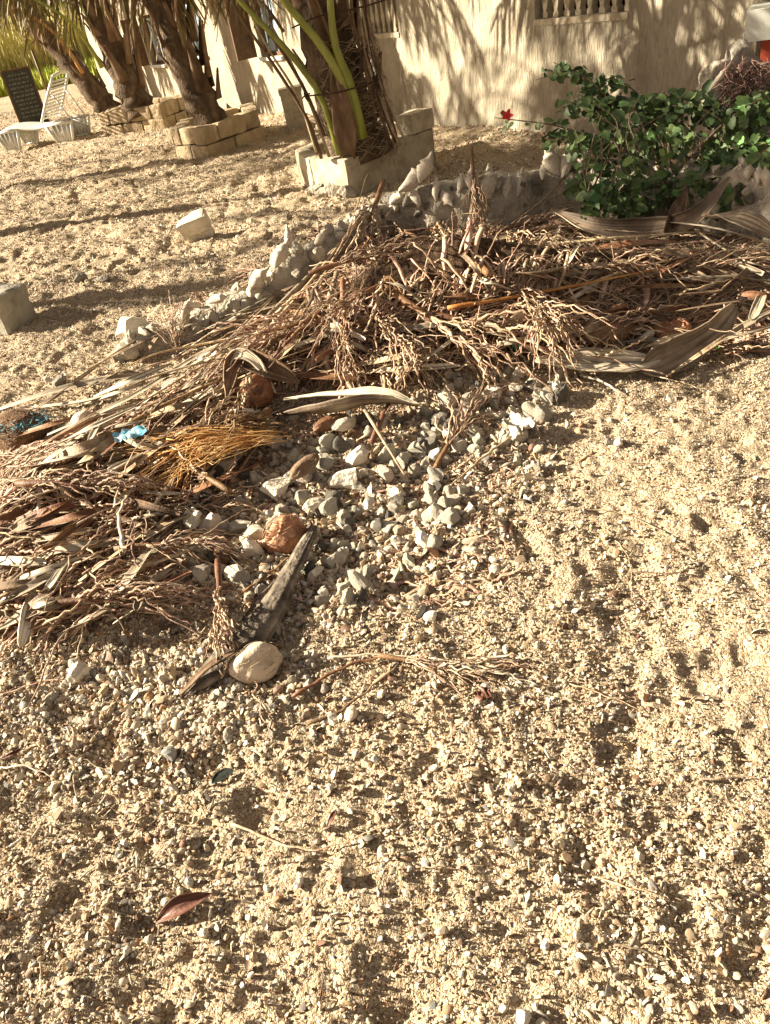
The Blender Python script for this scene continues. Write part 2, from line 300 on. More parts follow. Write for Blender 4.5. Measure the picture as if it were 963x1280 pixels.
def link(name, me, parent=None, loc=None, rot=None, scale=None):
    o = bpy.data.objects.new(name, me); COL.objects.link(o)
    if parent is not None: o.parent = parent
    if loc is not None: o.location = tuple(float(a) for a in loc)
    if rot is not None: o.rotation_euler = rot
    if scale is not None: o.scale = scale if hasattr(scale, '__len__') else (scale,)*3
    return o
def tag(o, label=None, cat=None, group=None, kind=None):
    if label: o['label'] = label
    if cat: o['category'] = cat
    if group: o['group'] = group
    if kind: o['kind'] = kind
    return o
def empty(name, loc, label, cat, group=None, rot=None):
    o = link(name, None, None, loc, rot); o.empty_display_size = .1; return tag(o, label, cat, group)
def mk(name, mb, m, parent=None, smooth=True, **k): return link(name, mb.mesh(name, m, smooth), parent, **k)
def centred(name, mb, m, label, cat, group=None, smooth=True, parent=None):
    V = np.vstack(mb.v); c = V.mean(0); mb.v = [V-c]
    return tag(mk(name, mb, m, parent, smooth, loc=c), label, cat, group)
def unit(v): v = np.asarray(v, float); return v/(np.linalg.norm(v)+1e-12)
def interp(pts, n):
    """smooth (Catmull-Rom) resampling of a polyline"""
    P = np.asarray(pts, float)
    if len(P) < 3: t = np.linspace(0, 1, n)[:, None]; return P[0]*(1-t)+P[-1]*t
    Q = np.vstack([2*P[0]-P[1], P, 2*P[-1]-P[-2]]); out = []
    for u in np.linspace(0, len(P)-1-1e-6, n):
        i = int(u); t = u-i; a, b, c, d = Q[i:i+4]
        out.append(.5*((2*b)+(c-a)*t+(2*a-5*b+4*c-d)*t*t+(3*b-a-3*c+d)*t**3))
    return np.array(out)
_t = (1+5**.5)/2
ICO_V = np.array([(-1, _t, 0), (1, _t, 0), (-1, -_t, 0), (1, -_t, 0), (0, -1, _t), (0, 1, _t), (0, -1, -_t), (0, 1, -_t), (_t, 0, -1), (_t, 0, 1), (-_t, 0, -1), (-_t, 0, 1)])
ICO_V /= np.linalg.norm(ICO_V[0])
ICO_F = [(0, 11, 5), (0, 5, 1), (0, 1, 7), (0, 7, 10), (0, 10, 11), (1, 5, 9), (5, 11, 4), (11, 10, 2), (10, 7, 6), (7, 1, 8), (3, 9, 4), (3, 4, 2), (3, 2, 6), (3, 6, 8), (3, 8, 9), (4, 9, 5), (2, 4, 11), (6, 2, 10), (8, 6, 7), (9, 8, 1)]
def subdiv(V, F):
    V = [tuple(v) for v in V]; c = {}; out = []
    def mid(a, b):
        k = (min(a, b), max(a, b))
        if k not in c: m = unit((np.array(V[a])+np.array(V[b]))/2); V.append(tuple(m)); c[k] = len(V)-1
        return c[k]
    for a, b, d in F:
        x, y, z = mid(a, b), mid(b, d), mid(d, a); out += [(a, x, z), (b, y, x), (d, z, y), (x, y, z)]
    return np.array(V), out
S1 = subdiv(ICO_V, ICO_F); S2 = subdiv(*S1); S3 = subdiv(*S2)
def n3(V, f, seed):
    return vn(V[:, 0]*f+seed*3.1, V[:, 1]*f+V[:, 2]*f*.7+seed) + vn(V[:, 2]*f+seed*1.7+5, V[:, 0]*f*.6+V[:, 1]*f+seed*2.3)
def rock(seed, lvl=2, rough=.35, facets=13, dims=(1, 1, 1)):
    """faceted broken stone: a sphere cut by planes, then roughened"""
    V, F = (S1, S2, S3)[lvl-1]; V = V.copy(); r = np.random.default_rng(seed)
    for _ in range(facets):
        nrm = unit(r.normal(size=3)); d = r.uniform(.42, .8); t = V@nrm
        V = np.where((t > d)[:, None], V-nrm*(t-d)[:, None]*.95, V)
    V = V*(1+rough*n3(V, 2.2, seed)[:, None]*.35+rough*n3(V, 6, seed+9)[:, None]*.10)
    return V*np.array(dims), F

# ------------------------------------------------------------------ GROUND
def build_ground():
    ys = [-0.6]
    while ys[-1] < 12: ys.append(ys[-1]+.0052+.0029*max(ys[-1], 0))
    while ys[-1] < 30: ys.append(ys[-1]*1.006)
    while ys[-1] < 600: ys.append(ys[-1]*1.05)
    ys = [-400, -80, -20, -6, -2.5, -1.2, -.8]+ys; ys = np.array(ys)
    s = np.linspace(-1, 1, 540); e = 1+np.array([.06, .14, .3, .6, 1.1, 2, 4, 9, 20, 60])
    s = np.concatenate([-e[::-1], s, e])
    X = s[None, :]*(1.15+.55*np.maximum(ys, 0))[:, None]+.12*np.clip(ys, 0, 8)[:, None]; Y = np.repeat(ys[:, None], len(s), 1)
    Z = H(X.ravel(), Y.ravel())
    X = X.ravel(); Y = Y.ravel()
    V = np.stack([X, Y, Z], 1); nr, nc = len(ys), len(s)
    i = np.arange(nr-1)[:, None]*nc+np.arange(nc-1)[None]; F = np.stack([i, i+1, i+nc+1, i+nc], -1).reshape(-1, 4)
    me = bpy.data.meshes.new('ground'); me.vertices.add(len(V)); me.vertices.foreach_set('co', V.ravel())
    me.loops.add(F.size); me.loops.foreach_set('vertex_index', F.ravel().astype(np.int32))
    me.polygons.add(len(F)); me.polygons.foreach_set('loop_start', np.arange(0, F.size, 4, dtype=np.int32))
    me.polygons.foreach_set('use_smooth', np.ones(len(F), bool)); me.update(calc_edges=True)
    hm = Hm(X, Y); lit = np.clip((hm-.10)/.07+fbm(X*6, Y*6, 3)*.9, 0, 1)*np.clip((hm-.05)/.03, 0, 1)
    a = me.attributes.new('litter', 'FLOAT', 'POINT'); a.data.foreach_set('value', lit)
    me.materials.append(M['ground']); tag(link('ground', me), 'pale shell sand and gravel ground with footprints', None, kind='structure')
build_ground()

# ------------------------------------------------------------------ HOUSE
W0 = np.array([1.06, 10.13]); WD = np.array([-.453, .891]); WD /= np.linalg.norm(WD); WN = np.array([-WD[1], WD[0]])   # outward normal
WN = np.array([-.891, -.453]); WN /= np.linalg.norm(WN)
def wp(a, z, out=0.0):
    p = W0+WD*a+WN*out; return np.array([p[0], p[1], z])
HR = np.array([[WD[0], WN[0], 0], [WD[1], WN[1], 0], [0, 0, 1]])      # local (along, out, up) -> world
def wbox(mb, a0, a1, z0, z1, o0, o1, mi=0): mb.box(wp((a0+a1)/2, (z0+z1)/2, (o0+o1)/2), (a1-a0, abs(o1-o0), z1-z0), HR, mi)
house = empty('house', wp(0, 0), 'cream stuccoed house with baluster openings and brown shutters behind the palms', 'house')
def hchild(name, mb, m, smooth=False, parent=None):
    o = mk(name, mb, m, parent or house, smooth); o.matrix_parent_inverse = Matrix.Translation(-house.location) if parent is None else Matrix(); return o
holes = [(-3.5, -2.42, .87, 1.75), (-.23, .65, .86, 1.75), (2.75, 3.45, .74, 1.55), (5.5, 6.3, .80, 1.6), (7.7, 8.45, .70, 1.5)]
def build_wall():
    A = sorted({-4.66, 12.5}|{h[0] for h in holes}|{h[1] for h in holes}); Zs = sorted({-.3, 3.0}|{h[2] for h in holes}|{h[3] for h in holes})
    fa = []; 
    for a, b in zip(A[:-1], A[1:]):
        k = max(1, int(round((b-a)/.25))); fa += list(np.linspace(a, b, k+1)[:-1])
    fa.append(A[-1]); mb = MB(); idx = {}; V = []; F = []
    def vert(a, z, o):
        k = (round(a, 4), round(z, 4), o)
        if k not in idx:
            bul = .012*vn(np.array([a*1.2]), np.array([z*1.2+4]))[0] if o == 0 else 0
            idx[k] = len(V); V.append(wp(a, z, o+bul))
        return idx[k]
    def inside(a, z): return any(h[0]-1e-6 < a < h[1]+1e-6 and h[2]-1e-6 < z < h[3]+1e-6 for h in holes)
    for a, b in zip(fa[:-1], fa[1:]):
        for c, d in zip(Zs[:-1], Zs[1:]):
            if inside((a+b)/2, (c+d)/2): continue
            F.append((vert(a, c, 0), vert(a, d, 0), vert(b, d, 0), vert(b, c, 0)))
            F.append((vert(a, c, -.25), vert(b, c, -.25), vert(b, d, -.25), vert(a, d, -.25)))
    for h in holes:
        for (p, q) in [((h[0], h[2]), (h[1], h[2])), ((h[1], h[2]), (h[1], h[3])), ((h[1], h[3]), (h[0], h[3])), ((h[0], h[3]), (h[0], h[2]))]:
            F.append((vert(*p, 0), vert(*q, 0), vert(*q, -.25), vert(*p, -.25)))
    for a in (A[0], A[-1]): F.append((vert(a, Zs[0], 0), vert(a, Zs[-1], 0), vert(a, Zs[-1], -.25), vert(a, Zs[0], -.25)))
    F.append((vert(A[0], 3.0, 0), vert(A[-1], 3.0, 0), vert(A[-1], 3.0, -.25), vert(A[0], 3.0, -.25)))
    mb.add(V, F); hchild('wall', mb, M['stucco'])
    mb = MB(); wbox(mb, -4.66, 12.5, -.3, 3.0, -3.2, -3.0); wbox(mb, -4.66, 12.5, 3.0, 3.15, -3.2, .35); wbox(mb, 12.3, 12.5, -.3, 3.0, -3.0, -.251); wbox(mb, -4.66, -4.46, -.3, 3.0, -3.0, -.251)
    hchild('roof', mb, M['stucco'])
    mb = MB(); wbox(mb, -4.4, 12.2, 0, 2.9, -1.3, -1.28); hchild('shade_backing', mb, M['dark'])  # near-black sheet behind the openings, painted in place of indoor shade
build_wall()
def baluster_mesh():
    mb = MB(); h = .40
    prof = [(0, .030), (.03, .034), (.05, .018), (.08, .026), (.13, .038), (.18, .035), (.24, .02), (.30, .014), (.34, .02), (.37, .032), (.40, .030)]
    # flat, curved-outline slats as in cast screen blocks
    V = []; F = []
    for z, r in prof:
        for (sx, sy) in [(-1, -1), (1, -1), (1, 1), (-1, 1)]: V.append((sx*r, sy*.035, z))
    for i in range(len(prof)-1):
        for j in range(4): F.append((i*4+j, i*4+(j+1) % 4, (i+1)*4+(j+1) % 4, (i+1)*4+j))
    F += [(3, 2, 1, 0), tuple(len(V)-4+j for j in range(4))]
    mb.add(V, F); return mb.mesh('baluster', M['plaster'], False)
BAL = baluster_mesh()
wang = math.atan2(WD[1], WD[0])
for h in holes[:2]:
    fr = MB(); wbox(fr, h[0]+.002, h[1]-.002, h[2]+.002, h[2]+.05, -.16, .012); wbox(fr, h[0]+.002, h[1]-.002, h[2]+.455, h[2]+.49, -.16, -.04)
    fo = hchild('screen_sill', fr, M['plaster'])
    n = 8
    for row in range(2):
        for i in range(n):
            a = h[0]+(i+.5)*(h[1]-h[0])/n; o = link('baluster', BAL, house, rot=(0, 0, wang))
            o.matrix_parent_inverse = Matrix.Translation(-house.location); o.location = tuple(wp(a, h[2]+.052+row*.44, -.09))
def window(h, shutter_side=True):
    fr = MB()
    for q in [(h[0]+.002, h[0]+.05, h[2]+.002, h[3]-.002), (h[1]-.05, h[1]-.002, h[2]+.002, h[3]-.002)]: wbox(fr, *q, -.14, -.08)
    wbox(fr, h[0]+.05, h[1]-.05, h[2]+.002, h[2]+.05, -.138, -.082); wbox(fr, h[0]+.05, h[1]-.05, h[3]-.05, h[3]-.002, -.138, -.082); wbox(fr, (h[0]+h[1])/2-.015, (h[0]+h[1])/2+.015, h[2]+.05, h[3]-.05, -.13, -.09)
    wo = hchild('window', fr, M['wood'])
    c = MB(); wbox(c, h[0]+.052, (h[0]+h[1])/2-.017, h[2]+.052, h[3]-.052, -.115, -.105); cu = hchild('pane', c, M['blue']); 
    c = MB(); wbox(c, (h[0]+h[1])/2+.017, h[1]-.052, h[2]+.052, h[3]-.052, -.115, -.105); hchild('pane', c, M['blue'])
    s = MB(); wbox(s, h[0]-.03, h[1]+.03, h[2]-.045, h[2]-.002, .002, .05); hchild('window_sill', s, M['whitepaint'])
    sh = MB(); wd = .42     # shutter leaf swung out from the far jamb
    for k, (u0, u1, z0, z1) in enumerate([(0, wd, h[2]+.01, h[2]+.07), (0, wd, h[3]-.07, h[3]-.01), (0, .05, h[2]+.07, h[3]-.07), (wd-.05, wd, h[2]+.07, h[3]-.07)]):
        wbox(sh, h[1]+.005, h[1]+.04, z0, z1, .06+u0*.75, .06+u1*.75)
    wbox(sh, h[1]+.018, h[1]+.026, h[2]+.07, h[3]-.07, .10, .06+(wd-.05)*.75-.002); so_ = hchild('shutter', sh, M['wood'])
    for k in range(8):
        z = h[2]+.10+k*(h[3]-h[2]-.2)/7; s2 = MB(); wbox(s2, h[1]+.012, h[1]+.033, z-.035, z+.03, .10, .06+(wd-.05)*.75-.002); hchild('slat', s2, M['wood'])
for h in holes[2:]: window(h)
pm = MB(); pm.tube(interp([wp(9.5, -.1, .28), wp(9.5, 1.0, .28), wp(9.5, 2.9, .28)], 6), .075, 4, mi=0)
hchild('porch_post', pm, M['post'])
# plastered stump beside the house wall
pm = MB(); p = at(372, 158); pm.box((p[0], p[1]+.1, .16), (.26, .26, .5), jit=.012)
pm.box((p[0], p[1]+.1, .43), (.30, .30, .05), jit=.008)
centred('plastered_stump', pm, M['plaster'], 'short plastered masonry stump on the sand just left of the green stalked palm', 'stump', smooth=False)
# red wall with white coping at the right end of the house
qb = aty(937, 33, 5.67); rw = empty('red_wall', (qb[0], qb[1], 0), 'red painted wall with thick white ledge at the right end of the house', 'wall', rot=(0, 0, -.56))
mb = MB(); mb.box((1.08, .2, (qb[2]-.09-.2)/2), (2.0, .3, qb[2]-.09+.2)); mk('painted_panel', mb, M['redpaint'], rw, False)
mb = MB(); mb.box((1.05, .2, qb[2]), (2.15, .42, .178)); mk('ledge', mb, M['whitepaint'], rw, False)
mb = MB(); mb.box((1.12, .22, qb[2]+.389), (2.0, .30, .6)); mk('upper_panel', mb, M['whitepaint'], rw, False)

# ------------------------------------------------------------------ PLANTERS
def ring_planter(pts, hgt, th, label, courses=2, blen=.42, m='block', taper=0, z0=-.06):
    pts = [np.array(p, float) for p in pts]; c = sum(pts)/len(pts)
    root = empty('stone_planter', (c[0], c[1], 0), label, 'planter', 'planters round the palm trunks')
    for k in range(courses):
        h0 = z0+(hgt-z0)*k/courses; h1 = z0+(hgt-z0)*(k+1)/courses
        for i in range(len(pts)):
            a, b = pts[i], pts[(i+1) % len(pts)]; L = np.linalg.norm(b-a); d = (b-a)/L; nn = np.array([d[1], -d[0]])
            n = max(1, int(round(L/blen))); off = (k % 2)*.5/n if n > 1 else 0
            edges = [0]+[min(1, (j+ .5*(k % 2))/n) for j in range(1 if not off else 0, n+1)]
            edges = sorted(set([0]+[e for e in edges if .02 < e < .98]+[1]))
            for e0, e1 in zip(edges[:-1], edges[1:]):
                A = a+(b-a)*e0; B = a+(b-a)*e1; mid = (A+B)/2-nn*(-1)*0; l = np.linalg.norm(B-A)-.012
                R = np.array([[d[0], nn[0], 0], [d[1], nn[1], 0], [0, 0, 1]])
                mb = MB(); V, F = box_grid(l, th, (h1-h0)-.01, 10, 4, 6)
                sd = rng.uniform(0, 99); V = V+unit_rows(V)*(n3(V, 6, sd)*.02+n3(V, 21, sd+3)*.010)[:, None]
                ctr = np.array([mid[0], mid[1], (h0+h1)/2])-np.array([nn[0], nn[1], 0])*(th/2+rng.normal(0, .006))
                mb.add(V@R.T, F); o = mk('block', mb, M[m], root, False); o.location = tuple(ctr-np.array([c[0], c[1], 0]))
    mb = MB(); n = 24; V = [(0, 0, hgt-.07)]
    for i in range(n):
        t = i*2*math.pi/n; dirv = np.array([math.cos(t), math.sin(t)]); best = 9
        for j in range(len(pts)):
            a = pts[j]-c; b = pts[(j+1) % len(pts)]-c; den = dirv[0]*(b-a)[1]-dirv[1]*(b-a)[0]
            if abs(den) > 1e-9:
                s_ = (a[0]*(b-a)[1]-a[1]*(b-a)[0])/den; u = (a[0]*dirv[1]-a[1]*dirv[0])/den
                if s_ > 0 and -.001 <= u <= 1.001: best = min(best, s_)
        q = dirv*(best-th*.6); V.append((q[0], q[1], hgt-.09))
    mb.add(V, [(0, i+1, (i+1) % n+1) for i in range(n)]); mk('soil', mb, M['ground'], root)
    return root, c
def unit_rows(V): return V/(np.linalg.norm(V, axis=1)[:, None]+1e-9)
def box_grid(lx, ly, lz, nx, ny, nz):
    V = []; F = []; idx = {}
    def v(i, j, k):
        if (i, j, k) not in idx:
            p = np.array([(i/nx-.5)*lx, (j/ny-.5)*ly, (k/nz-.5)*lz]); e = (i in (0, nx))+(j in (0, ny))+(k in (0, nz))
            if e >= 2: p *= (1-.02*e)
            idx[(i, j, k)] = len(V); V.append(p)
        return idx[(i, j, k)]
    for k, on in ((0, 1), (nz, 0)):
        for i in range(nx):
            for j in range(ny): q = (v(i, j, k), v(i+1, j, k), v(i+1, j+1, k), v(i, j+1, k)); F.append(q[::-1] if on else q)
    for j, on in ((0, 0), (ny, 1)):
        for i in range(nx):
            for k in range(nz): q = (v(i, j, k), v(i+1, j, k), v(i+1, j, k+1), v(i, j, k+1)); F.append(q[::-1] if on else q)
    for i, on in ((0, 1), (nx, 0)):
        for j in range(ny):
            for k in range(nz): q = (v(i, j, k), v(i, j+1, k), v(i, j+1, k+1), v(i, j, k+1)); F.append(q[::-1] if on else q)
    return np.array(V), F
P1a, P1b = at(130, 170)[:2], at(207, 160)[:2]
dv = P1b-P1a; pn = np.array([-dv[1], dv[0]])
ring_planter([P1a, P1b, P1b+pn*.9, P1a+pn*.9], .34, .17, 'low sandstone block planter round the far leaning palms beside the white lounger')
P2a, P2m, P2b = at(222, 197)[:2], at(262, 197)[:2], at(330, 172)[:2]
ring_planter([P2a, P2m, P2b, P2b+np.array([-.1, .9]), P2a+np.array([.05, .75])], .33, .18, 'cracked sandstone block planter round the middle dark palm')
P3 = [at(395, 243)[:2], at(440, 247)[:2], at(546, 203)[:2]]
p3root, p3c = ring_planter([P3[0], P3[1], P3[2], P3[2]+np.array([-.05, .65]), P3[0]+np.array([.45, 1.1]), P3[0]+np.array([-.12, .55])], .30, .13, 'large angular plastered planter round the nearest palm with green stalks', courses=1, blen=.75, m='plaster')
mb = MB(); V, F = box_grid(.30, .2, .16, 4, 3, 3); V = V+unit_rows(V)*(n3(V, 7, 5)*.02)[:, None]
dd = unit(P3[2]-P3[1]); Rz = np.array([[dd[0], -dd[1], 0], [dd[1], dd[0], 0], [0, 0, 1]]); mb.add(V@Rz.T, F)
o = mk('block', mb, M['plaster'], p3root, False); q = P3[2]-dd*.14; o.location = (q[0]-p3c[0]-.05, q[1]-p3c[1]+.07, .372)
mb = MB()
for i in range(7):
    t = i/6; q = P3[0]*(1-t)+P3[1]*t; V, F = rock(40+i, 2, dims=(.09, .06, .06)); mb.add(V+np.array([q[0]-.02, q[1]-.03, .05]), F)
o = mk('footing', mb, M['mortar'], p3root, True); o.matrix_parent_inverse = Matrix.Translation(-p3root.location)

# ------------------------------------------------------------------ PALMS
def leaflet_mesh(L, wd, m, name='leaflet', droop=.25):
    mb = MB(); u = np.linspace(0, 1, 7); P = np.stack([u*L, 0*u, -droop*L*u**2], 1); W = wd*np.sin(np.pi*np.clip(u*.85+.12, 0, 1))**.6
    W[-1] = wd*.08
    V = []; F = []
    for i in range(7): V += [P[i]+(0, -W[i], .25*W[i]), P[i], P[i]+(0, W[i], .25*W[i])]
    for i in range(6): F += [(i*3, i*3+3, i*3+4, i*3+1), (i*3+1, i*3+4, i*3+5, i*3+2)]
    mb.add(V, F); return mb.mesh(name, M[m])
LFM = {k: [leaflet_mesh(L, w_, k, droop=dr) for L, w_, dr in [(.55, .017, .2), (.65, .02, .35), (.48, .014, .1)]] for k in ('frond', 'frondry', 'frondgreen')}
def basis(d, up=(0, 0, 1)):
    d = unit(d); s = np.cross(up, d); s = unit(s) if np.linalg.norm(s) > 1e-3 else np.array([0, 1.0, 0]); u = np.cross(d, s); return np.stack([d, s, u], 1)
def frond(root, rl, path, rad, m, lm, n=26, start=.3, single=True, hang=.6, llen=1.0):
    """one frond: midrib (part) with leaflets (sub-parts, or one joined sub-part out of view)"""
    P = interp(path, 16); mb = MB(); rr = np.linspace(rad, rad*.25, 16); mb.tube(P-rl, rr, 6, flat=.7)
    fo = mk('frond', mb, M[m], root)
    T = np.gradient(P, axis=0); joined = MB()
    for i in range(n):
        u = start+(1-start)*i/(n-1); k = u*15; a = int(min(k, 14)); p = P[a]+(P[a+1]-P[a])*(k-a); t = unit(T[a])
        for sgn in (-1, 1):
            side = np.cross(t, (0, 0, 1)); side = unit(side) if np.linalg.norm(side) > .05 else np.array([1.0, 0, 0])
            d = unit(side*sgn*(1-hang)+t*.45+np.array([0, 0, -hang])+rng.normal(0, .12, 3)); B = basis(d, unit(np.array([0, 0, 1.0])+rng.normal(0, .3, 3)))
            sc = llen*(1-.5*abs(u-.5))*rng.uniform(.8, 1.15); me = random.choice(LFM[lm])
            if single:
                o = link('leaflet', me, fo); Mx = Matrix([[*(B[r]*sc), (p-rl)[r]] for r in range(3)]+[[0, 0, 0, 1]]); o.matrix_local = Mx
            else:
                V = np.empty(len(me.vertices)*3); me.vertices.foreach_get('co', V); V = V.reshape(-1, 3)*sc
                joined.add(V@B.T+p-rl, [tuple(q.vertices) for q in me.polygons])
    if not single: tag(mk('leaflets', joined, M[lm], fo), kind='stuff')
    return fo
def boot(root, rl, p, d_out, up_dir, L, wd, m='boot', cup=.8):
    u = np.linspace(0, 1, 8)[:, None]; path = p+up_dir*L*u+d_out*(.04+.10*L*u**1.5)-0
    side = np.cross(up_dir, d_out); W = wd*(1-.75*u[:, 0]**.8); mb = MB(); mb.strip(path-rl, W, unit(side), -unit(d_out), cup, 6, .014); return mk('leaf_base', mb, M[m], root)
def palm(base, top, r0, r1, label, nboots=14, loose=True):
    base = np.array(base, float); top = np.array(top, float)
    root = empty('palm_tree', base, label, 'palm tree', 'palms in front of the house')
    u = np.linspace(0, 1, 26); P = interp([base+(0, 0, -.1), base+(top-base)*.35+rng.normal(0, .03, 3), top], 26)
    rad = (r0*(1-u)**1.6+r1*(1-(1-u)**1.6))*(1+.07*np.sin(u*60)+.05*rng.normal(size=26)); mb = MB(); mb.tube(P-base, rad, 14)
    V = mb.v[0]; V += unit_rows(V-np.repeat(P-base, 14, 0))*(n3(V, 9, 3)*.03)[:, None]
    mk('trunk', mb, M['trunk'], root)
    ax = unit(top-base)
    for i in range(nboots):
        t = .12+.8*i/nboots; p = base+(top-base)*t; a = i*2.4+rng.uniform(-.3, .3); dd = np.array([math.cos(a), math.sin(a), 0]); dd = unit(dd-ax*(dd@ax))
        r = r0*(1-t)**1.6+r1*(1-(1-t)**1.6)
        boot(root, base, p+dd*(r*.82), dd, unit(ax+dd*.18), rng.uniform(.28, .6), rng.uniform(.08, .16))
    return root, base, top, ax
def crown(root, rl, c, n, L, m, lm, elev=(0.2, 1.0), az0=0, single=False, nl=26, drop=.8, arc=None):
    for i in range(n):
        a = az0+(i*2.39996 if arc is None else arc[0]+(arc[1]-arc[0])*i/max(1, n-1))
        e = rng.uniform(*elev); d = np.array([math.cos(a)*math.cos(e), math.sin(a)*math.cos(e), math.sin(e)]); l = L*rng.uniform(.85, 1.1)
        path = [c+d*.08, c+d*l*.35, c+d*l*.7+np.array([0, 0, -.12*l*drop]), c+d*l*.95+np.array([0, 0, -.5*l*drop])]
        frond(root, rl, path, .028, m, lm, nl, .22, single)
# nearest palm, with green stalks
bC = at(455, 190, .30); bC[1] += .2
rC, rlC, topC, axC = palm(bC, bC+np.array([-.16, .1, 1.55]), .27, .205, 'nearest palm with thick yellow green leaf stalks rising from the plastered planter', nboots=18)
yC = bC[1]-.27
for (pts, r) in [([(486, 190), (455, 140), (412, 112), (380, 62), (330, 25), (280, -30)], .030), ([(424, 192), (400, 118), (352, 55), (310, 12), (270, -40)], .028),
                 ([(448, 158), (425, 95), (395, 48), (355, 0), (330, -50)], .040), ([(454, 172), (438, 105), (420, 60), (413, 0), (412, -60)], .040)][1:]:
    path = [aty(x, y, yC-.02*i) for i, (x, y) in enumerate(pts)]; e = path[-1]-path[-2]; path += [path[-1]+unit(e)*.9+(0, 0, .2), path[-1]+unit(e)*1.9+(0, 0, -.1)]
    fo = frond(rC, rlC, path, r*1.6, 'petiole', 'frond', 18, .8, False)
for (pts, r, m) in [([(402, 198), (385, 150), (345, 85), (300, 20), (285, -20)], .022, 'boot'), ([(412, 196), (388, 130), (360, 70), (322, 0)], .018, 'greyleaf'), ([(498, 178), (475, 95), (456, 10), (452, -40)], .016, 'boot'),
                    ([(508, 180), (482, 120), (462, 60), (448, -20)], .014, 'greyleaf'), ([(396, 190), (372, 120), (335, 60), (305, 0)], .016, 'straw'), ([(500, 182), (478, 130), (460, 80), (450, 20)], .02, 'straw'), ([(470, 150), (458, 90), (442, 30), (438, -30)], .024, 'boot'), ([(440, 120), (420, 60), (395, 0), (385, -40)], .026, 'boot'), ([(406, 170), (380, 110), (350, 60), (320, 20), (300, -10)], .022, 'boot'), ([(490, 185), (466, 110), (440, 30), (430, -30)], .02, 'boot')]:
    mb = MB(); mb.tube(interp([aty(x, y, yC+.05) for x, y in pts], 12)-rlC, np.linspace(r*1.3, r*.8, 12), 6, flat=.6); mk('dry_stalk', mb, M[m], rC)
mb = MB(); P = interp([aty(428, 165, yC), aty(420, 120, yC-.04), aty(416, 65, yC-.02)], 9); mb.strip(P-rlC, [.075, .075, .07, .062, .052, .042, .03, .018, .004], Rv, -Fv, .45, 8, .012); mk('leaf_sheath', mb, M['boot'], rC)
mb = MB(); P = interp([aty(436, 200, yC), aty(428, 140, yC-.05), aty(418, 80, yC-.03)], 9); mb.strip(P-rlC, [.06, .085, .1, .10, .09, .075, .055, .035, .005], Rv, -Fv, .5, 8, .012); mk('leaf_sheath', mb, M['boot'], rC)
mb = MB()
for i in range(700):          # fibre round the foot of the trunk
    a = rng.uniform(0, 6.28); z = rng.uniform(.0, .9); r = .27-.06*z+rng.uniform(0, .03); p = np.array([math.cos(a)*r, math.sin(a)*r, z]); d = unit(np.array([-math.sin(a), math.cos(a), 0])*rng.choice([-1, 1])+np.array([0, 0, rng.uniform(-1, .6)]))
    l = rng.uniform(.06, .3); q = p+d*l; q[:2] *= r/np.linalg.norm(q[:2])*1.04; m_ = (p+q)/2; m_[:2] *= 1.12; mb.tube(interp([p, m_, q], 5), .0022, 3)
tag(mk('trunk_fibre', mb, M['straw'], rC), kind='stuff')
crown(rC, rlC, topC, 12, 2.1, 'petiole', 'frondgreen', (.45, 1.2), .4)
# wire tied round the nearest palm
def wire_path(pts, y, r, label, name='tie_wire', knots=()):
    mb = MB(); mb.tube(interp([aty(a, b, y) for a, b in pts], 14), r, 5)
    for (a, b) in knots:
        c = aty(a, b, y)
        for k in range(5):
            d = rng.normal(0, .022, 3); mb.tube(interp([c-d, c+rng.normal(0, .012, 3), c+d*1.1], 5), .006, 4)
    return centred(name, mb, M['wire'], label, 'wire')
wire_path([(365, 35), (400, 20), (440, 12), (475, 2), (500, -8)], yC-.07, .006, 'dark wire strung across the top of the green palm stalks')
wire_path([(383, 120), (420, 116), (455, 106), (472, 97), (463, 60), (456, 0)], yC-.09, .006, 'thin dark wire looped round the palm sheath below the stalks', knots=[(383, 120)])
wire_path([(457, 60), (468, 95), (470, 108), (480, 142), (494, 178)], yC-.06, .008, 'knotted rusty wire running down to the right rim of the plastered planter', knots=[(469, 98), (470, 107)])
wire_path([(453, 62), (452, 78), (453, 95)], yC-.05, .013, 'short dark rod tied upright on the right side of the near palm trunk', 'rod')
# middle palm
bB = at(268, 158, .28); bB[1] += .15
rB, rlB, topB, axB = palm(bB, bB+np.array([-.3, .2, 2.0]), .20, .17, 'dark middle palm with curled old leaf bases in the cracked block planter', nboots=34)
bA = at(175, 138, .28); bA[1] += .1
rA, rlA, topA, axA = palm(bA, bA+np.array([-.35, .25, 2.3]), .26, .19, 'far palm with straight brown trunk behind the white lounger', nboots=28)
bD = at(132, 138, .1); bD[1] += .5
rD, rlD, topD, axD = palm(bD, bD+np.array([-1.3, .5, 2.2]), .25, .18, 'far palm leaning hard left with an orange leaf stalk', nboots=14)
crown(rB, rlB, topB, 12, 2.2, 'petiole', 'frond', (.3, 1.1), .9); crown(rA, rlA, topA, 11, 2.3, 'petiole', 'frond', (.3, 1.1), .2); crown(rD, rlD, topD, 11, 2.3, 'petiole', 'frond', (.3, 1.1), 1.7)
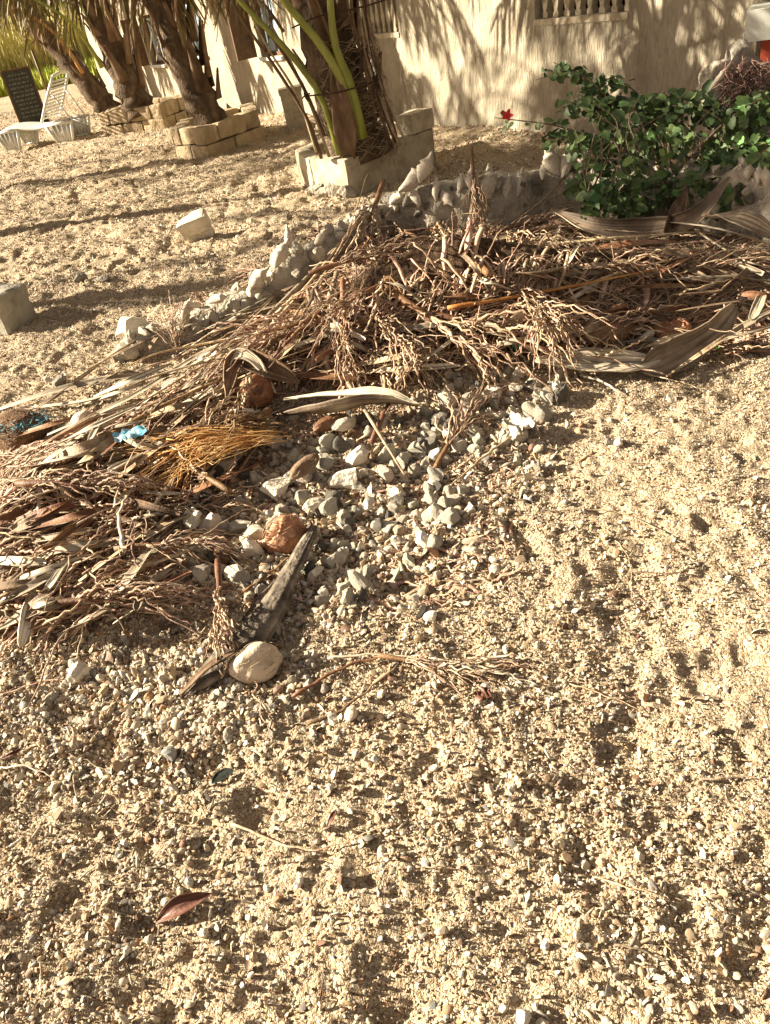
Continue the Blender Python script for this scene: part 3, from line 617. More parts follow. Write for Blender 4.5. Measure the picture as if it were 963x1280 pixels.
# old fronds hanging into the view: (palm, px path, depth, colours)
def hang_fr(root, rl, pts, y, r, m, lm, n, start, hang=.8, llen=.8, dy=0):
    frond(root, rl, [aty(a, b, y+dy*i) for i, (a, b) in enumerate(pts)], r, m, lm, n, start, True, hang, llen)
yB = bB[1]-.2; yA = bA[1]-.25; yD = bD[1]-.3
hang_fr(rB, rlB, [(205, 60), (185, 10), (150, -30), (100, -50)], yB, .03, 'boot', 'frondry', 14, .1)
hang_fr(rB, rlB, [(225, 40), (220, 0), (235, -25), (285, -30), (330, -15)], yB, .03, 'boot', 'frond', 22, .15, .9, .75)
hang_fr(rB, rlB, [(210, 30), (190, -10), (150, -45), (110, -30)], yB+.3, .03, 'petiole', 'frond', 18, .15, .85, .9)
hang_fr(rB, rlB, [(225, 25), (240, -20), (290, -45), (350, -40)], yB+.4, .03, 'boot', 'frondry', 18, .2, .9, .8)
hang_fr(rA, rlA, [(128, 85), (110, 55), (85, 25), (45, 0), (0, -15)], yA, .05, 'petiole', 'frond', 22, .45, .8, 1.0)
hang_fr(rD, rlD, [(104, 92), (80, 55), (52, 28), (10, 5), (-40, 0)], yD, .05, 'orangerib', 'frondry', 20, .45, .85, 1.0)
hang_fr(rD, rlD, [(60, 20), (40, -10), (10, -15), (-40, 0)], yD+.4, .04, 'petiole', 'frond', 22, .1, .85, 1.1)
hang_fr(rD, rlD, [(50, 10), (20, -25), (-20, -20), (-60, 15)], yD-.5, .04, 'petiole', 'frond', 20, .1, .85, 1.1)
hang_fr(rA, rlA, [(110, 20), (90, -15), (50, -30), (10, -25)], yA+.3, .04, 'petiole', 'frond', 22, .1, .85, 1.1)
hang_fr(rA, rlA, [(140, 10), (160, -30), (200, -40), (240, -20)], yA+.6, .04, 'boot', 'frondry', 16, .2, .9, .9)
hang_fr(rC, rlC, [(340, -15), (310, -25), (285, -20), (262, -5)], yC+.2, .02, 'boot', 'frondry', 14, .1, .9, .45)
hang_fr(rC, rlC, [(355, 40), (330, 5), (300, -15), (275, -10)], yC+.35, .02, 'boot', 'frond', 14, .2, .9, .5)
hang_fr(rC, rlC, [(400, 20), (385, -10), (370, -25), (350, -20)], yC+.3, .02, 'boot', 'frondry', 12, .1, .9, .45)
# neighbouring palms just left of the frame; their shade falls across the sand, heap and wall
for (x, y, h_, lab, L_, n_) in [(-5.0, 8.45, 3.3, 'tall palm left of the view whose shadow crosses the sand toward the near planter', 2.3, 22),
                                (-6.3, 11.35, 3.0, 'palm left of the view level with the middle planter', 2.2, 13), (-4.6, 5.95, 3.0, 'palm left of the view nearest the photographer shading the rubbish heap', 1.95, 16)]:
    b = np.array([x, y, 0.0]); r_, l_, t_, a_ = palm(b, b+np.array([.1, 0, h_]), .12 if y > 6 else .10, .09, lab, nboots=5); crown(r_, l_, t_, n_, L_, 'petiole', 'frondgreen', (.0, 1.1), y)

# ------------------------------------------------------------------ LOUNGER, BOARD, BACKGROUND
lc = at(66, 180); lounger = empty('sun_lounger', (lc[0], lc[1]+.1, 0), 'white resin sun lounger with slatted raised back on the sand', 'sun lounger', rot=(0, 0, -.30))
mb = MB(); u = np.linspace(0, 1, 22); X = -.85+1.1*u; Zt = .34+.03*np.sin(u*6.28)-.10*np.exp(-((u-.02)/.1)**2)
mb.strip(np.stack([X, 0*X, Zt], 1), .29, (0, 1, 0), (0, 0, -1), .12, 6, .03); mk('seat', mb, M['plastic'], lounger)
for x0, x1 in ((-.80, -.42), (.18, .60)):
    for sy in (-1, 1):
        mb = MB(); k = 6
        # tapering box leg with slots: top rim, foot rim, ribs
        mb.tube([(x0-.04, sy*.29, .30), (x1+.04, sy*.29, .30)], .025, 6); mb.tube([(x0+.08, sy*.27, .02), (x1-.06, sy*.27, .02)], .025, 6)
        for j in range(k):
            t = j/(k-1); mb.tube([(x0-.03+(x1-x0+.06)*t, sy*.29, .30), (x0+.08+(x1-x0-.14)*t, sy*.27, .02)], .028 if j in (0, k-1) else .02, 5)
        V, F = box_grid(x1-x0-.06, .012, .25, 1, 1, 1); mb.add(V+((x0+x1)/2+.01, sy*.275, .16), F)
        mk('leg', mb, M['plastic'], lounger)
bk = MB(); h0 = np.array([.10, 0, .35]); bd = unit([.42, 0, .55])
for sy in (-1, 1): bk.tube(interp([h0+(0, sy*.28, 0), h0+bd*.4+(0, sy*.28, 0), h0+bd*.75+(0, sy*.24, 0)], 8), .022, 6)
bk.tube(interp([h0+bd*.75+(0, -.24, 0), h0+bd*.79, h0+bd*.75+(0, .24, 0)], 8), .025, 6); bko = mk('backrest', bk, M['plastic'], lounger)
for i in range(11):
    p = h0+bd*(.06+.06*i); s2 = MB(); s2.box(p, (.014, .52, .035), basis(bd, (0, 1, 0))); 
    s2 = MB(); s2.tube([p+(0, -.26, 0), p+(0, .26, 0)], .014, 5); mk('slat', s2, M['plastic'], bko)
for sy in (-1, 1):
    s2 = MB(); s2.tube([h0+bd*.5+(0, sy*.22, 0), (.62, sy*.22, .30)], .014, 5); mk('back_strut', s2, M['plastic'], lounger)
bc = at(45, 157); board = empty('chalkboard_sign', (bc[0], bc[1], 0), 'dark chalkboard sign with faint chalk lettering standing behind the lounger', 'sign', rot=(0, 0, .25))
mb = MB(); mb.box((0, 0, .52), (.52, .03, 1.0)); bo = mk('board', mb, M['slate'], board, False)
for sx in (-1, 1): mb = MB(); mb.box((sx*.275, 0, .5), (.03, .045, 1.06)); mk('frame', mb, M['wood'], board, False)
for zz in (1.035, .005): mb = MB(); mb.box((0, 0, zz), (.515, .042, .03)); mk('frame', mb, M['wood'], board, False)
mb = MB(); yy = .94
for ln in range(11):
    x = -.21+rng.uniform(0, .05)
    while x < .2:
        k = rng.integers(2, 6)
        for _ in range(k):
            if x > .21: break
            hgt = rng.uniform(.02, .035); a = rng.uniform(-.3, .3); mb.box((x, -.0185, yy), (.004, .003, hgt), np.array([[math.cos(a), 0, -math.sin(a)], [0, 1, 0], [math.sin(a), 0, math.cos(a)]])); 
            if rng.random() < .6: mb.box((x+.006, -.0187, yy+rng.choice([-.4, 0, .4])*hgt), (.012, .003, .004))
            x += .018
        x += .022
    yy -= .075
mk('chalk_lettering', mb, M['chalk'], board, False)
mb = MB(); q = at(62, 121); mb.tube([q+(0, 0, -.1), q+(-.02, 0, 1.2)], .035, 6); centred('wooden_stake', mb, M['wood'], 'thin dark stake standing in the far sand by the grass', 'stake')
def blades(name, n, xr, yr, hr, wd, m, label, lean=.15, cards=False):
    mb = MB(); x = rng.uniform(*xr, n); y = rng.uniform(*yr, n); V = []; F = []
    for i in range(n):
        h_ = rng.uniform(*hr); a = rng.uniform(0, 3.14); dx, dy = math.cos(a)*wd, math.sin(a)*wd; lx, ly = rng.normal(0, lean, 2)*h_; k = len(V)
        V += [(x[i]-dx, y[i]-dy, 0), (x[i]+dx, y[i]+dy, 0), (x[i]+dx*.8+lx*.4, y[i]+dy*.8+ly*.4, h_*.55), (x[i]-dx*.8+lx*.4, y[i]-dy*.8+ly*.4, h_*.55), (x[i]+lx, y[i]+ly, h_*.95)]
        F += [(k, k+1, k+2, k+3), (k+3, k+2, k+4)]
    mb.add(V, F); tag(mk(name, mb, M[m]), label, 'grass' if 'grass' in name else 'reeds', kind='stuff')
blades('green_grass', 5000, (-17, -6.5), (31, 34), (.25, .7), .03, 'grass', 'bright yellow green grass strip at the far edge of the sand')
blades('dry_reeds', 7000, (-26, -4.5), (34, 39), (1.0, 2.8), .035, 'reed', 'tall straw coloured reeds behind the green grass')
mb = MB(); V = []; F = []
for i in range(9000):
    c = np.array([rng.uniform(-40, -2), rng.uniform(41, 48), 0]); c[2] = rng.uniform(.2, 1)**.8*(5.5+2*math.sin(c[0]*.9)+1.2*math.sin(c[0]*2.3)); d = rng.normal(0, .22, (3, 3)); k = len(V); V += [c+d[0], c+d[1], c+d[2]]; F.append((k, k+1, k+2))
mb.add(V, F); tag(mk('far_thicket', mb, M['thicket']), 'far olive green thicket beyond the reeds', 'thicket', kind='stuff')

# ------------------------------------------------------------------ GARDEN EDGE WALL WITH SHELLS
edge_px = [(140, 432, .06), (190, 412, .09), (250, 385, .10), (310, 358, .13), (350, 332, .18), (385, 300, .24), (430, 275, .2), (480, 245, .27), (540, 232, .30), (600, 222, .31), (660, 210, .31), (725, 200, .31), (800, 205, .31), (880, 208, .31), (960, 218, .32), (1040, 235, .32)]
EP = np.array([at(a, b, z) for a, b, z in edge_px]); EC = interp(EP, 90)
ew = empty('edging_wall', (EC[45][0], EC[45][1], 0), 'low curved rubble wall topped with white conch shells behind the heap', 'wall')
ewi = Matrix.Translation(-ew.location)
mb = MB(); V = []; F = []; nseg = len(EC); ring = 9
T = np.gradient(EC, axis=0); T[:, 2] = 0; T = unit_rows(T); Nn = np.stack([T[:, 1], -T[:, 0], 0*T[:, 0]], 1)
for i in range(nseg):
    hh = EC[i, 2]; wdt = .11
    for j in range(ring):
        a = math.pi*j/(ring-1); x = math.cos(a)*wdt*(1.25-.25*math.sin(a)); z = math.sin(a)**.5*(hh+.08)-.08
        p = EC[i]*np.array([1, 1, 0])+Nn[i]*x+np.array([0, 0, z]); V.append(p)
V = np.array(V); V += unit_rows(V-np.repeat(EC*np.array([1, 1, .4]), ring, 0))*(n3(V, 11, 3)*.055+n3(V, 30, 6)*.035)[:, None]
for i in range(nseg-1):
    for j in range(ring-1): F.append((i*ring+j, (i+1)*ring+j, (i+1)*ring+j+1, i*ring+j+1))
mb.add(V, F); o = mk('mortar', mb, M['mortar'], ew); o.matrix_parent_inverse = ewi
RK = []
for s_ in range(8):
    mb = MB(); V, F = rock(100+s_, 2, .5, 8, (1, .85, .75)); mb.add(V, F); RK.append(mb)
def rock_mesh(k, m, cache={}):
    if (k, m) not in cache: cache[(k, m)] = RK[k].mesh('stone', M[m], False)
    return cache[(k, m)]
for i in range(230):
    k = rng.integers(2, nseg-2); c = EC[k]; x = rng.choice([1, 1, -1])*rng.uniform(.05, .13); z = rng.uniform(.0, c[2]+.02); s_ = rng.uniform(.025, .065)*(1.25 if k < 40 and i % 3 == 0 else .85)
    if z > c[2]*.85: x *= .5
    left = k < 40
    p = c*np.array([1, 1, 0])+Nn[k]*x+np.array([0, 0, z])
    o = link('stone', rock_mesh(rng.integers(0, 8), rng.choice(['stone', 'whitestone', 'mortar', 'whitestone'] if not left else ['stone', 'whitestone', 'whitestone'])), ew, p, Euler(rng.uniform(0, 6, 3)), s_*rng.uniform(.7, 1.2, 3)); o.matrix_parent_inverse = ewi
def conch_mesh(seed):
    r = np.random.default_rng(seed); mb = MB(); V = []; F = []; n = 12; w_ = (.85, .62, 1.0, .72)[seed % 4]; prof = [(a, b*w_) for a, b in [(0, .02), (.05, .07), (.14, .13), (.28, .19), (.45, .25), (.55, .23), (.60, .28), (.67, .19), (.70, .20), (.78, .11), (.80, .12), (.88, .06), (.90, .065), (1.0, .005)]]
    for i, (z, q) in enumerate(prof):
        for j in range(n):
            a = j*2*math.pi/n; k = 1+.16*math.sin(a+i*1.1)+(.28*max(0, math.cos(3*a+1)) if .5 < z < .65 else 0)+(.6*max(0, math.cos(a)) if z < .55 else 0)
            V.append((math.cos(a)*q*k*.9, math.sin(a)*q*k*.9, z))
    V = np.array(V); V += r.normal(0, .008, V.shape)
    for i in range(len(prof)-1):
        for j in range(n): F.append((i*n+j, i*n+(j+1) % n, (i+1)*n+(j+1) % n, (i+1)*n+j))
    V[:, 2] -= .3
    mb.add(V, F); return mb.mesh('conch_shell', M['shell'])
CON = [conch_mesh(s_) for s_ in range(4)]
shell_px = [(350, 322, 34, .5), (362, 300, 26, -.1), (380, 330, 24, 0), (512, 228, 42, .9), (530, 215, 34, .6), (545, 240, 26, 0), (557, 245, 22, 2.6), (520, 250, 26, -.4), (592, 228, 30, 0), (575, 232, 22, .2), (612, 233, 36, 0), (634, 238, 26, .1), (650, 232, 30, .05), (680, 215, 24, 0),
            (693, 206, 34, -.6), (706, 208, 36, .15), (727, 205, 30, .3), (742, 212, 20, 0), (936, 218, 20, .1), (948, 222, 22, 0), (958, 226, 24, -.1), (925, 216, 16, 0), (495, 250, 22, 1.0), (465, 262, 26, 1.2), (440, 278, 24, 1.3), (398, 300, 24, .7), (320, 350, 30, .8), (270, 375, 26, 1.2), (232, 390, 26, .4)]
for i, (a, b, s_, tilt) in enumerate(shell_px):
    k = int(np.argmin([abs((Rv@(c-CAM))/(Fv@(c-CAM))*FP+481.5-a) for c in EC])); c = EC[k]
    p = aty(a, b, c[1]-.10); sz = 1.2*s_*pxm(p)
    d = unit(Uv*math.cos(tilt)+Rv*math.sin(tilt)-Fv*.15+rng.normal(0, .08, 3)); Q = Vector(d).to_track_quat('Z', 'Y'); e = (Q@Euler((0, 0, rng.uniform(0, 6))).to_quaternion()).to_euler()
    o = link('conch_shell', CON[i % 4], ew, p-d*sz*.05, e, sz); o.matrix_parent_inverse = ewi

# ------------------------------------------------------------------ LARGE STONES AND BLOCKS ON THE SAND
def stone_at(px, py, wpx, m, label, name='stone', dims=(1, .8, .7), lift=.3, lvl=3, seed=None, group=None, rz=None, cat='stone', rough=.35):
    p = hp(px, py); s_ = wpx*pxm(p)/2; mb = MB(); V, F = rock(seed if seed is not None else int(px*7+py), lvl, rough, 13, np.array(dims)*s_/.85)
    mb.add(V, F); return tag(mk(name, mb, M[m], None, False, loc=p+(0, 0, s_*lift), rot=(0, 0, rz if rz is not None else rng.uniform(-.5, .5))), label, cat, group)
mb = MB(); p = at(10, 412); V, F = box_grid(.42, .30, .26, 14, 10, 9); V = V+unit_rows(V)*(n3(V, 6, 2)*.03+n3(V, 19, 7)*.014)[:, None]; mb.add(V, F)
tag(mk('concrete_block', mb, M['concrete'], None, False, loc=(p[0]-.08, p[1]+.1, .10), rot=(0, 0, -.45)), 'grey concrete block half in frame at the left edge of the sand', 'block')
mb = MB(); p = at(250, 298); V, F = box_grid(.26, .12, .22, 12, 6, 10); V = V*(1-.22*(V[:, 2:]<0))+unit_rows(V)*(n3(V, 9, 4)*.035)[:, None]; mb.add(V, F)
tag(mk('coral_block', mb, M['whitestone'], None, False, loc=(p[0], p[1], .065), rot=(.25, -.22, -.1)), 'pale squarish block standing alone on the sand behind the heap', 'block')
stone_at(102, 352, 20, 'dkstone', 'small dark stone alone on the shaded sand left of the heap')
stone_at(130, 352, 24, 'dkstone', 'flat brown stone beside the small dark stone on the left sand', dims=(1, .7, .4))
stone_at(176, 425, 52, 'whitestone', 'rough whitish coral rock at the left end of the shell wall', lift=.5)
stone_at(268, 460, 44, 'whitestone', 'pale rock half under the grey leaves behind the split sheath', lift=.5)
stone_at(75, 480, 22, 'dkstone', 'small grey stone at the left edge of the dry leaves')
stone_at(62, 478, 16, 'stone', 'small pale grey pebble stone beside the grey leaves at left')
# purple dry bush over rocks, far right
for i, (a, b, s_) in enumerate([(905, 105, 50), (930, 95, 60), (955, 110, 60), (885, 130, 40), (940, 140, 70)]):
    p = aty(a, b, 5.25); mb = MB(); V, F = rock(300+i, 3, .7, 7, np.array((1, .8, .9))*s_*pxm(p)/1.5); mb.add(V, F)
    tag(mk('rock', mb, M[['mortar', 'dkstone', 'dkstone', 'mortar', 'dkstone'][i]], None, True, loc=p), ['grey lichened rock at the top left of the rock pile by the red wall', 'brown rock at the top of the pile below the white ledge', 'dark rock at the right edge of the pile under the red wall', 'lowest grey rock at the left foot of the rock pile', 'large dark rock filling the middle of the pile behind the leaves'][i], 'rock', 'rocks piled below the red wall')
pr = [aty(890, 150, 5.3), aty(963, 150, 5.3)]
mb = MB()
for i in range(420):
    c = aty(rng.uniform(905, 990), rng.uniform(78, 140), rng.uniform(4.95, 5.2)); d = unit(rng.normal(size=3)+np.array([0, 0, .3]))*rng.uniform(.04, .14); mb.tube(interp([c-d*.5, c+rng.normal(0, .01, 3), c+d*.5], 4), .003, 3)
tag(mk('dry_brush', mb, M['purple']), 'tangle of dry purplish brown twigs on the rocks at right', 'brush', kind='stuff')
mb = MB(); cs = link('conch_shell', CON[1], None, aty(895, 103, 5.0), Vector(unit(Uv+Rv*.75)).to_track_quat('Z', 'Y').to_euler(), (.10, .10, .22)); tag(cs, 'long white conch leaning on the rocks above the green leaves', 'shell')

# ------------------------------------------------------------------ GREEN TRAILING SHRUB
bushc = np.array([2.15, 5.1, .0]); bush = empty('green_shrub', bushc, 'trailing shrub with round green leaves spilling over the shell wall', 'shrub')
def leaf_mesh(seed):
    r = np.random.default_rng(seed); mb = MB(); V = [(0, 0, 0)]; n = 12; F = []
    for i in range(n):
        a = i*2*math.pi/n; rad = .5*(1+.12*math.cos(a)+.34*max(0, math.cos(a))**8+.05*math.sin(seed*3+i*1.9))*(1-.4*(i == 6)); x = math.cos(a)*rad+.42; y = math.sin(a)*rad*.86; V.append((x, y, .10*abs(y)*2-.18*x*x+r.normal(0, .01)))
    V[0] = (.42, 0, -.05)
    F = [(0, i+1, (i+1) % n+1) for i in range(n)]
    mb.add(V, F); return mb
LM = [leaf_mesh(i) for i in range(3)]; LMM = [m_.mesh('leaf', M['leaf']) for m_ in LM]
BL = []   # (centre px, centre py, rx, ry, depth, spread, count)
for (a, b, rx, ry, y, sp, n) in [(800, 150, 55, 28, 5.15, .25, 130), (855, 135, 50, 25, 5.1, .25, 110), (930, 150, 45, 30, 4.9, .3, 120), (770, 190, 60, 30, 4.95, .25, 150), (840, 200, 60, 45, 4.75, .3, 230), (930, 195, 50, 30, 4.6, .25, 130), (740, 235, 30, 20, 4.8, .15, 45),
                                 (790, 240, 60, 22, 4.6, .2, 120), (870, 240, 50, 25, 4.5, .2, 110), (750, 120, 30, 12, 5.3, .1, 45), (710, 175, 35, 12, 5.1, .1, 30), (950, 135, 30, 22, 4.9, .2, 50), (900, 220, 30, 30, 4.5, .2, 60), (925, 250, 32, 26, 4.2, .12, 60), (760, 255, 40, 16, 4.55, .1, 50), (955, 215, 25, 30, 4.2, .12, 40), (730, 130, 35, 18, 5.2, .12, 40)]:
    for _ in range(int(n*1.5)):
        t = rng.uniform(0, 6.28); r = math.sqrt(rng.random()); BL.append(aty(a+rx*r*math.cos(t), b+ry*r*math.sin(t), y+rng.uniform(-sp, sp)))
def branch(pts, ys, r0, name='branch', m='stem', leaves=0, sz=.07, par=bush):
    P = interp([aty(a, b, y) for (a, b), y in zip(pts, ys)], 14); mb = MB(); mb.tube(P-bushc, np.linspace(r0, r0*.4, 14), 5); mk(name, mb, M[m], par)
    for i in range(leaves):
        k = 2+int(11*i/leaves); BL.append(P[k]+rng.normal(0, .02, 3))
branch([(790, 190), (770, 150), (740, 105), (715, 88), (692, 78)], [5.0, 5.15, 5.3, 5.35, 5.4], .008, leaves=50)
branch([(800, 190), (765, 130), (730, 95), (700, 92), (670, 100)], [5.0, 5.15, 5.25, 5.3, 5.35], .006, leaves=40)
branch([(790, 200), (760, 150), (728, 130), (700, 128)], [5.0, 5.1, 5.2, 5.25], .006, leaves=30)
branch([(840, 170), (800, 120), (770, 100), (745, 100)], [5.0, 5.15, 5.2, 5.25], .006, leaves=34)
branch([(780, 200), (740, 175), (700, 158), (660, 152), (618, 147)], [4.95, 5.1, 5.2, 5.25, 5.3], .007, leaves=24)
branch([(840, 260), (820, 200), (800, 150), (790, 130)], [4.5, 4.7, 5.0, 5.1], .014); branch([(850, 250), (880, 180), (940, 130), (990, 110)], [4.5, 4.7, 4.8, 4.9], .012)
branch([(835, 212), (836, 180), (834, 165)], [4.5, 4.55, 4.6], .011, m='straw'); branch([(730, 262), (760, 200), (800, 160)], [4.6, 4.8, 4.9], .007); branch([(860, 265), (858, 215), (850, 170)], [4.4, 4.5, 4.6], .008, m='straw')
branch([(800, 260), (780, 220), (760, 200), (735, 190)], [4.5, 4.6, 4.8, 5.0], .007)
for i in range(26):
    a, b = rng.uniform(730, 950), rng.uniform(150, 230); branch([(a, b+40), (a+rng.normal(0, 20), b), (a+rng.normal(0, 45), b-30)], [4.5, 4.65, 4.8], .004, 'twig')
BL = np.array(BL); order = np.argsort(BL[:, 1]); jm = MB()
for n_, i in enumerate(order):
    p = BL[i]; d = unit(rng.normal(0, 1, 3)*np.array([1, .8, .5])+np.array([-.1, -.5, -.35])); nrm = unit(np.array([-.45, -.45, .75])+rng.normal(0, .5, 3)); s_ = np.cross(nrm, d); s_ = unit(s_); u_ = np.cross(d, s_); sc = rng.choice([.022, .034, .044, .055, .065])*rng.uniform(.85, 1.1)
    B = np.stack([d, s_, u_], 1)*sc
    if n_ % 4 == 0 and n_//4 < 298:
        o = link('leaf', LMM[n_ % 3], bush); o.matrix_local = Matrix([[*B[r], (p-bushc)[r]] for r in range(3)]+[[0, 0, 0, 1]])
    else: jm.add(np.vstack(LM[n_ % 3].v)@B.T+p-bushc, LM[n_ % 3].f)
tag(mk('leaves', jm, M['leaf'], bush), kind='stuff')
fc = aty(634, 145, 5.22); mb = MB()
for i in range(5):
    a = i*1.2566; d = unit(Rv*math.cos(a)+Uv*math.sin(a)-Fv*.3); mb.strip([fc-bushc, fc-bushc+d*.02, fc-bushc+d*.04], [.004, .014, .006], unit(np.cross(d, Fv)), -Fv, .3, 3, .002)
mk('flower', mb, M['red'], bush)

MARKS = [(30, 545, 'beside the netted coconut'), (162, 541, 'around the torn blue wrapper'), (230, 575, 'over the orange fibre sheath'), (310, 470, 'near the split brown sheath'), (325, 515, 'near the reddish holed husk'), (60, 640, 'under the pale splinter'), (150, 640, 'around the pale hooked splinter'),
         (60, 740, 'low at the left litter edge'), (180, 720, 'low by the speckled stone'), (430, 500, 'above the grey curved spathe'), (358, 680, 'near the orange red husk'), (430, 610, 'around the broad grey stone'), (505, 428, 'near the orange tan broken husk'), (400, 400, 'on the left slope of the crown'), (440, 320, 'under the long tan stalks'),
         (480, 290, 'below the reddish upright stalk tip'), (592, 290, 'below the broom like stalk'), (560, 355, 'over the dark rounded husk'), (650, 430, 'around the green bottle'), (645, 530, 'around the white scrap'), (710, 310, 'right of the crown in half shade'), (800, 290, 'below the long boat shaped spathe'), (720, 385, 'by the dark husk in the hollow'), (800, 410, 'behind the bleached white spathe'), (930, 330, 'by the grey green stalks'), (880, 400, 'by the tilted brown spathe tip'),
         (325, 842, 'near the bleached pale husk'), (250, 830, 'by the tip of the charred bark'), (100, 848, 'around the pale coral stone'), (20, 870, 'at the left edge of the gravel'), (185, 900, 'around the grey oval pebble'), (560, 570, 'at the centre right of the rubble'), (260, 660, 'around the left grey stones'), (340, 610, 'around the large cream stone'), (500, 660, 'by the cream broken stone')]
def near(px, py):
    k = min(MARKS, key=lambda k: (k[0]-px)**2+((k[1]-py)*1.3)**2); dx, dy = px-k[0], k[1]-py
    a = math.atan2(dy, dx); return k[2]+' toward '+['right', 'upper right', 'top', 'upper left', 'left', 'lower left', 'bottom', 'lower right'][int(round(a/(math.pi/4))) % 8]
TONE = {'strand': 'orange tan', 'straw': 'straw coloured', 'litter': 'dark brown', 'greyleaf': 'grey', 'redbrown': 'red brown', 'spathepale': 'bleached', 'stone': 'grey', 'whitestone': 'cream', 'dkstone': 'dark'}
# ------------------------------------------------------------------ RUBBISH HEAP: strands, fronds, husks
def wav(P, n, amp, lam, seed):
    """zigzag a smooth path"""
    P = interp(P, n); L = np.cumsum(np.r_[0, np.linalg.norm(np.diff(P, axis=0), axis=1)]); r = np.random.default_rng(seed)
    T = unit_rows(np.gradient(P, axis=0)); A = unit_rows(np.cross(T, np.array([.3, .1, 1.0]))); B = np.cross(A, T)
    ph = r.uniform(0, 6, 4); w1 = np.sin(L/lam*6.28+ph[0])+.6*np.sin(L/lam*2.6*6.28*.6+ph[1])+r.normal(0, .35, n); w2 = np.cos(L/lam*5+ph[2])+r.normal(0, .35, n)
    return P+A*(w1*amp)[:, None]+B*(w2*amp*.7)[:, None]
def infl_mesh(seed, n=24, L=.36, spread=.5, stem=.16):
    """a dried coconut flower cluster: thick stem (mesh 0) and its wavy knobbly strands"""
    r = np.random.default_rng(seed); out = []
    st = MB(); P = interp([(-stem, 0, 0), (0, 0, .01), (L*.45, 0, 0), (L*.8, .01, -.01)], 10); st.tube(P, np.array([.013, .014, .013, .011, .009, .008, .007, .005, .004, .003])*1.0, 7)
    for i in range(n):
        t = r.uniform(.35, 1); p = P[int(t*9)]; a = r.uniform(-spread, spread); e = r.uniform(-.45, .35); d = np.array([math.cos(a)*math.cos(e), math.sin(a), math.sin(e)]); l = L*r.uniform(.5, 1)
        m = 14; Q = wav([p, p+d*l*.5+(0, 0, .02), p+d*l+np.array([0, 0, -.16*l])+r.normal(0, .02, 3)], m, .0055, .04, seed*50+i)
        rr = .0029*(1+.5*r.normal(size=m).clip(-1, 1.6))*np.linspace(1.1, .6, m); mb = MB(); mb.tube(Q, np.abs(rr)+.0008, 4); out.append(mb)
    return st, out
INF = []
for s_ in range(5):
    st, strs = infl_mesh(s_+1, 26, .36+.04*(s_ % 3), .35+.18*(s_ % 3)); INF.append((st.mesh('stem', M['redbrown']), [q.mesh('flower_strand', M['strand']) for q in strs]))
def inflorescence(p, d, up, k, sc, label, group='dried coconut flower stalks on the heap'):
    B = basis(d, up)*sc; o = empty('dried_flower_stalk', p, label, 'flower stalk', group); o.matrix_world = Matrix([[*B[r], p[r]] for r in range(3)]+[[0, 0, 0, 1]])
    link('stem', INF[k][0], o)
    for m_ in INF[k][1]: link('flower_strand', m_, o)
inf_list = [  # base px, tip px, lift base, lift tip, scale, label
    ((592, 215), (598, 300), .30, .03, .85, 'upright broom like flower stalk standing against the shell wall below the conches'),
    ((470, 258), (430, 400), .28, .06, 1.15, 'flower stalk with a reddish tip hanging down the left face of the heap'),
    ((500, 330), (560, 400), .12, .08, 1.0, 'matted flower stalk on the crown of the heap right of the reddish one'),
    ((545, 290), (620, 360), .10, .06, 1.0, 'flower stalk lying just below the shell wall on the heap crown'),
    ((600, 350), (520, 290), .08, .08, 1.0, 'flower stalk pointing up left across the heap crown'),
    ((520, 385), (640, 470), .10, .06, 1.15, 'pale flower stalk spreading down right in the heap centre'),
    ((250, 370), (275, 470), .02, .05, .7, 'bristly dried stalk at the left shoulder of the heap'),
    ((222, 440), (212, 385), .02, .20, .75, 'short bristly stalk standing upright behind the grey leaves'),
    ((430, 380), (440, 490), .12, .06, .95, 'grey white flower stalk drooping down the middle of the heap'),
    ((480, 520), (520, 430), .06, .10, .8, 'flower stalk rising from the stones toward the heap centre'),
    ((560, 400), (680, 430), .08, .10, 1.2, 'long armed flower stalk reaching right over the dark hollow'),
    ((640, 300), (760, 360), .06, .06, 1.2, 'flower stalk lying on the shaded right side of the heap'),
    ((300, 540), (200, 610), .08, .05, 1.0, 'orange brown flower stalk beside the orange fibre'),
    ((330, 470), (260, 560), .08, .06, 1.0, 'flower stalk falling left from the split sheath'),
    ((210, 620), (90, 700), .05, .05, 1.1, 'flower stalk spread on the lower left litter'),
    ((150, 650), (40, 620), .06, .05, 1.0, 'flower stalk among the straw at the left edge'),
    ((200, 700), (80, 780), .04, .04, 1.0, 'lowest flower stalk on the left litter'),
    ((560, 560), (620, 460), .03, .06, .7, 'thin flower stalk at the right end of the stones'),
    ((820, 395), (700, 440), .05, .05, .9, 'flower stalk behind the bleached spathe'),
    ((660, 370), (600, 440), .08, .05, 1.0, 'flower stalk dipping into the dark hollow'),
    ((720, 430), (830, 400), .04, .05, .9, 'reddish flower stalk on the right litter near the tilted brown husk'),
    ((380, 340), (480, 300), .06, .12, 1.0, 'flower stalk pointing up to the near planter'),
    ((340, 400), (440, 360), .10, .12, 1.1, 'flower stalk on the left slope under the long stalks'),
    ((100, 560), (20, 600), .05, .04, .8, 'small flower stalk below the blue netted coconut')]
for i, (a, b, la, lb, sc, lab) in enumerate(inf_list):
    p = hp(*a, la); q = hp(*b, lb)
    if i == 0: p = aty(592, 213, 5.12); q = aty(600, 300, 4.85)
    if i == 1: p = aty(470, 256, 5.0); q = aty(425, 390, 4.3)
    inflorescence(p, q-p, unit(np.array([0, -.2, 1.0])+rng.normal(0, .15, 3)), i % 5, sc*np.clip(np.linalg.norm(q-p)/.38, .7, 1.15), lab)
